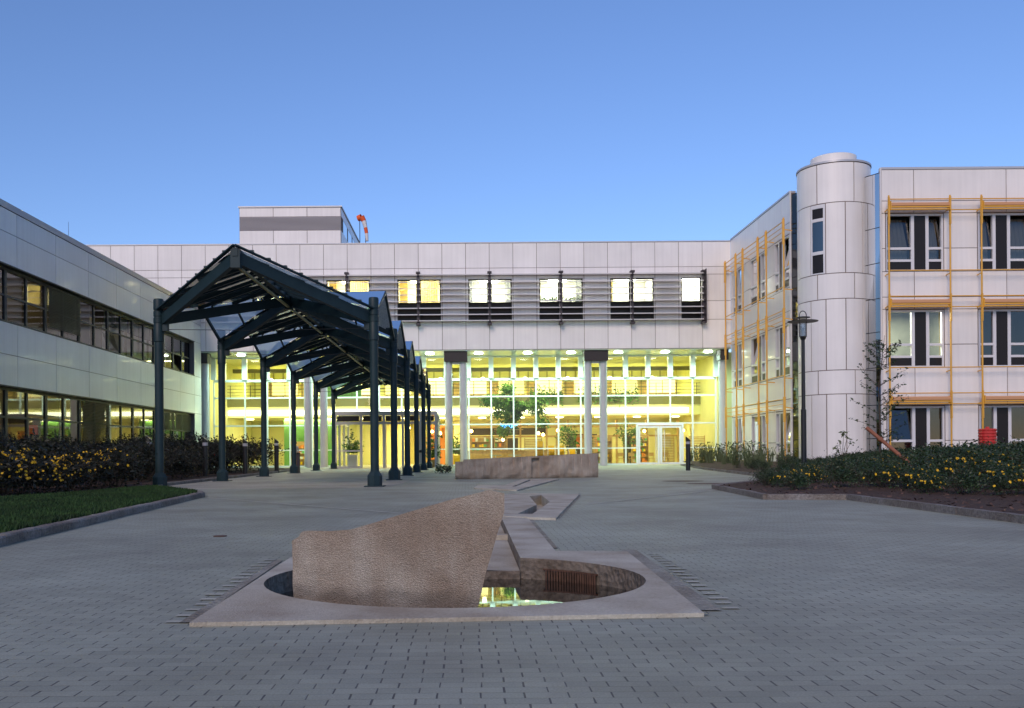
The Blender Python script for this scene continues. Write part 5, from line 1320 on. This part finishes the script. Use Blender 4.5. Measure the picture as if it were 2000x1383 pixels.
def cafe_chair(X,Y,lab):
    t=thing('cafe_chair',lab,'chair',(X,Y,0),'light wooden chairs near the side door'); m=MB(); m.box(X-.22,X+.22,Y-.2,Y+.22,.43,.46); m.build('seat','wood',t)
    for sx in (-1,1):
        for sy in (-1,1): m=MB(); m.tube([(X+sx*.17,Y+sy*.16,.43),(X+sx*.24,Y+sy*.24,0)],.016,5); m.build('leg','wood',t)
    m=MB(); m.box(X-.22,X+.22,Y+.2,Y+.23,.6,.86); m.box(X-.2,X-.17,Y+.2,Y+.23,.46,.6); m.box(X+.17,X+.2,Y+.2,Y+.23,.46,.6); m.build('backrest','wood',t)
for px,lab in ((1213,'wooden chair left of the small indoor tree'),(1234,'wooden chair directly left of the glazed side door'),(1272,'wooden chair seen through the left door leaf'),(1300,'wooden chair seen through the right door leaf')): cafe_chair((px-PX)/F*69.2,69.2,lab)

# person walking behind the canopy column
def person(px,Y,label,h=1.72,face=0.3):
    X=(px-PX)/F*Y; t=thing('person',label,'person',(X,Y,0)); k=h/1.72
    J={'pel':(0,0,.95),'sp':(0,0,1.18),'ch':(0,0,1.36),'nk':(0,0,1.48),'hd':(0,-.02,1.60),'tp':(0,-.01,1.70),
       'sl':(.17,0,1.40),'el':(.22,.03,1.12),'wl':(.20,-.08,.88),'fl':(.20,-.11,.77),'sr':(-.17,0,1.40),'er':(-.22,-.02,1.12),'wr':(-.20,.06,.88),'fr':(-.2,.07,.77),
       'hl':(.09,0,.90),'kl':(.10,-.12,.50),'al':(.10,-.05,.09),'tl':(.10,-.22,.03),'hr':(-.09,0,.90),'kr':(-.10,.03,.50),'ar':(-.10,.22,.12),'tr':(-.10,.10,.03)}
    rad={'pel':.13,'sp':.12,'ch':.14,'nk':.055,'hd':.095,'tp':.07,'sl':.06,'el':.042,'wl':.03,'fl':.028,'sr':.06,'er':.042,'wr':.03,'fr':.028,'hl':.085,'kl':.055,'al':.04,'tl':.03,'hr':.085,'kr':.055,'ar':.04,'tr':.03}
    E=[('pel','sp'),('sp','ch'),('ch','nk'),('nk','hd'),('hd','tp'),('ch','sl'),('sl','el'),('el','wl'),('wl','fl'),('ch','sr'),('sr','er'),('er','wr'),('wr','fr'),('pel','hl'),('hl','kl'),('kl','al'),('al','tl'),('pel','hr'),('hr','kr'),('kr','ar'),('ar','tr')]
    names=list(J); rot=Matrix.Rotation(face,3,'Z'); me=bpy.data.meshes.new('body'); me.from_pydata([tuple(rot@(Vector(J[n])*k)) for n in names],[(names.index(a),names.index(b)) for a,b in E],[])
    o=bpy.data.objects.new('body',me); C.objects.link(o); o.parent=t; me.materials.append(M['cloth']); me.materials.append(M['jeans']); me.materials.append(M['skin'])
    sk=o.modifiers.new('skin','SKIN'); 
    for i,n in enumerate(names): me.skin_vertices[0].data[i].radius=(rad[n]*k,rad[n]*k*.9); me.skin_vertices[0].data[i].use_root=(n=='pel')
    ss=o.modifiers.new('sub','SUBSURF'); ss.levels=2; ss.render_levels=2
    dg=bpy.context.evaluated_depsgraph_get(); ev_=o.evaluated_get(dg); m2=bpy.data.meshes.new_from_object(ev_); o.modifiers.clear(); o.data=m2
    m2.materials.clear()
    for q in ('cloth','jeans','skin'): m2.materials.append(M[q])
    for p in m2.polygons:
        c=p.center; p.use_smooth=True; p.material_index = 2 if c.z>1.47*k or (abs((rot.inverted()@c).x)>.15*k and c.z<.9*k) else (1 if c.z<.93*k else 0)
    hm=MB(); b_=rot@Vector((0,.0,1.63*k))+Vector((X,Y,0)); hm.lathe(b_.x,b_.y+.015,[(.10,b_.z-.03),(.108,b_.z+.03),(.095,b_.z+.08),(.05,b_.z+.12),(.01,b_.z+.13)],14); hm.build('hair','hair',t,smooth=True)
person(577,62.5,'person in grey walking before the hall, half hidden by a left canopy column')
# tall narrow bin by the column
X,Y=G(706,922); t=thing('litter_bin','slim dark litter bin right of the fourth left canopy column','litter bin',(-8.17,45.9,0)); m=MB(); m.lathe(-8.17,45.9,[(.09,0),(.09,.9)],12); m.build('body','bracket',t); m=MB(); m.lathe(-8.17,45.9,[(.1,.9),(.1,.98),(.04,1.0)],12); m.build('lid','lampblk',t)
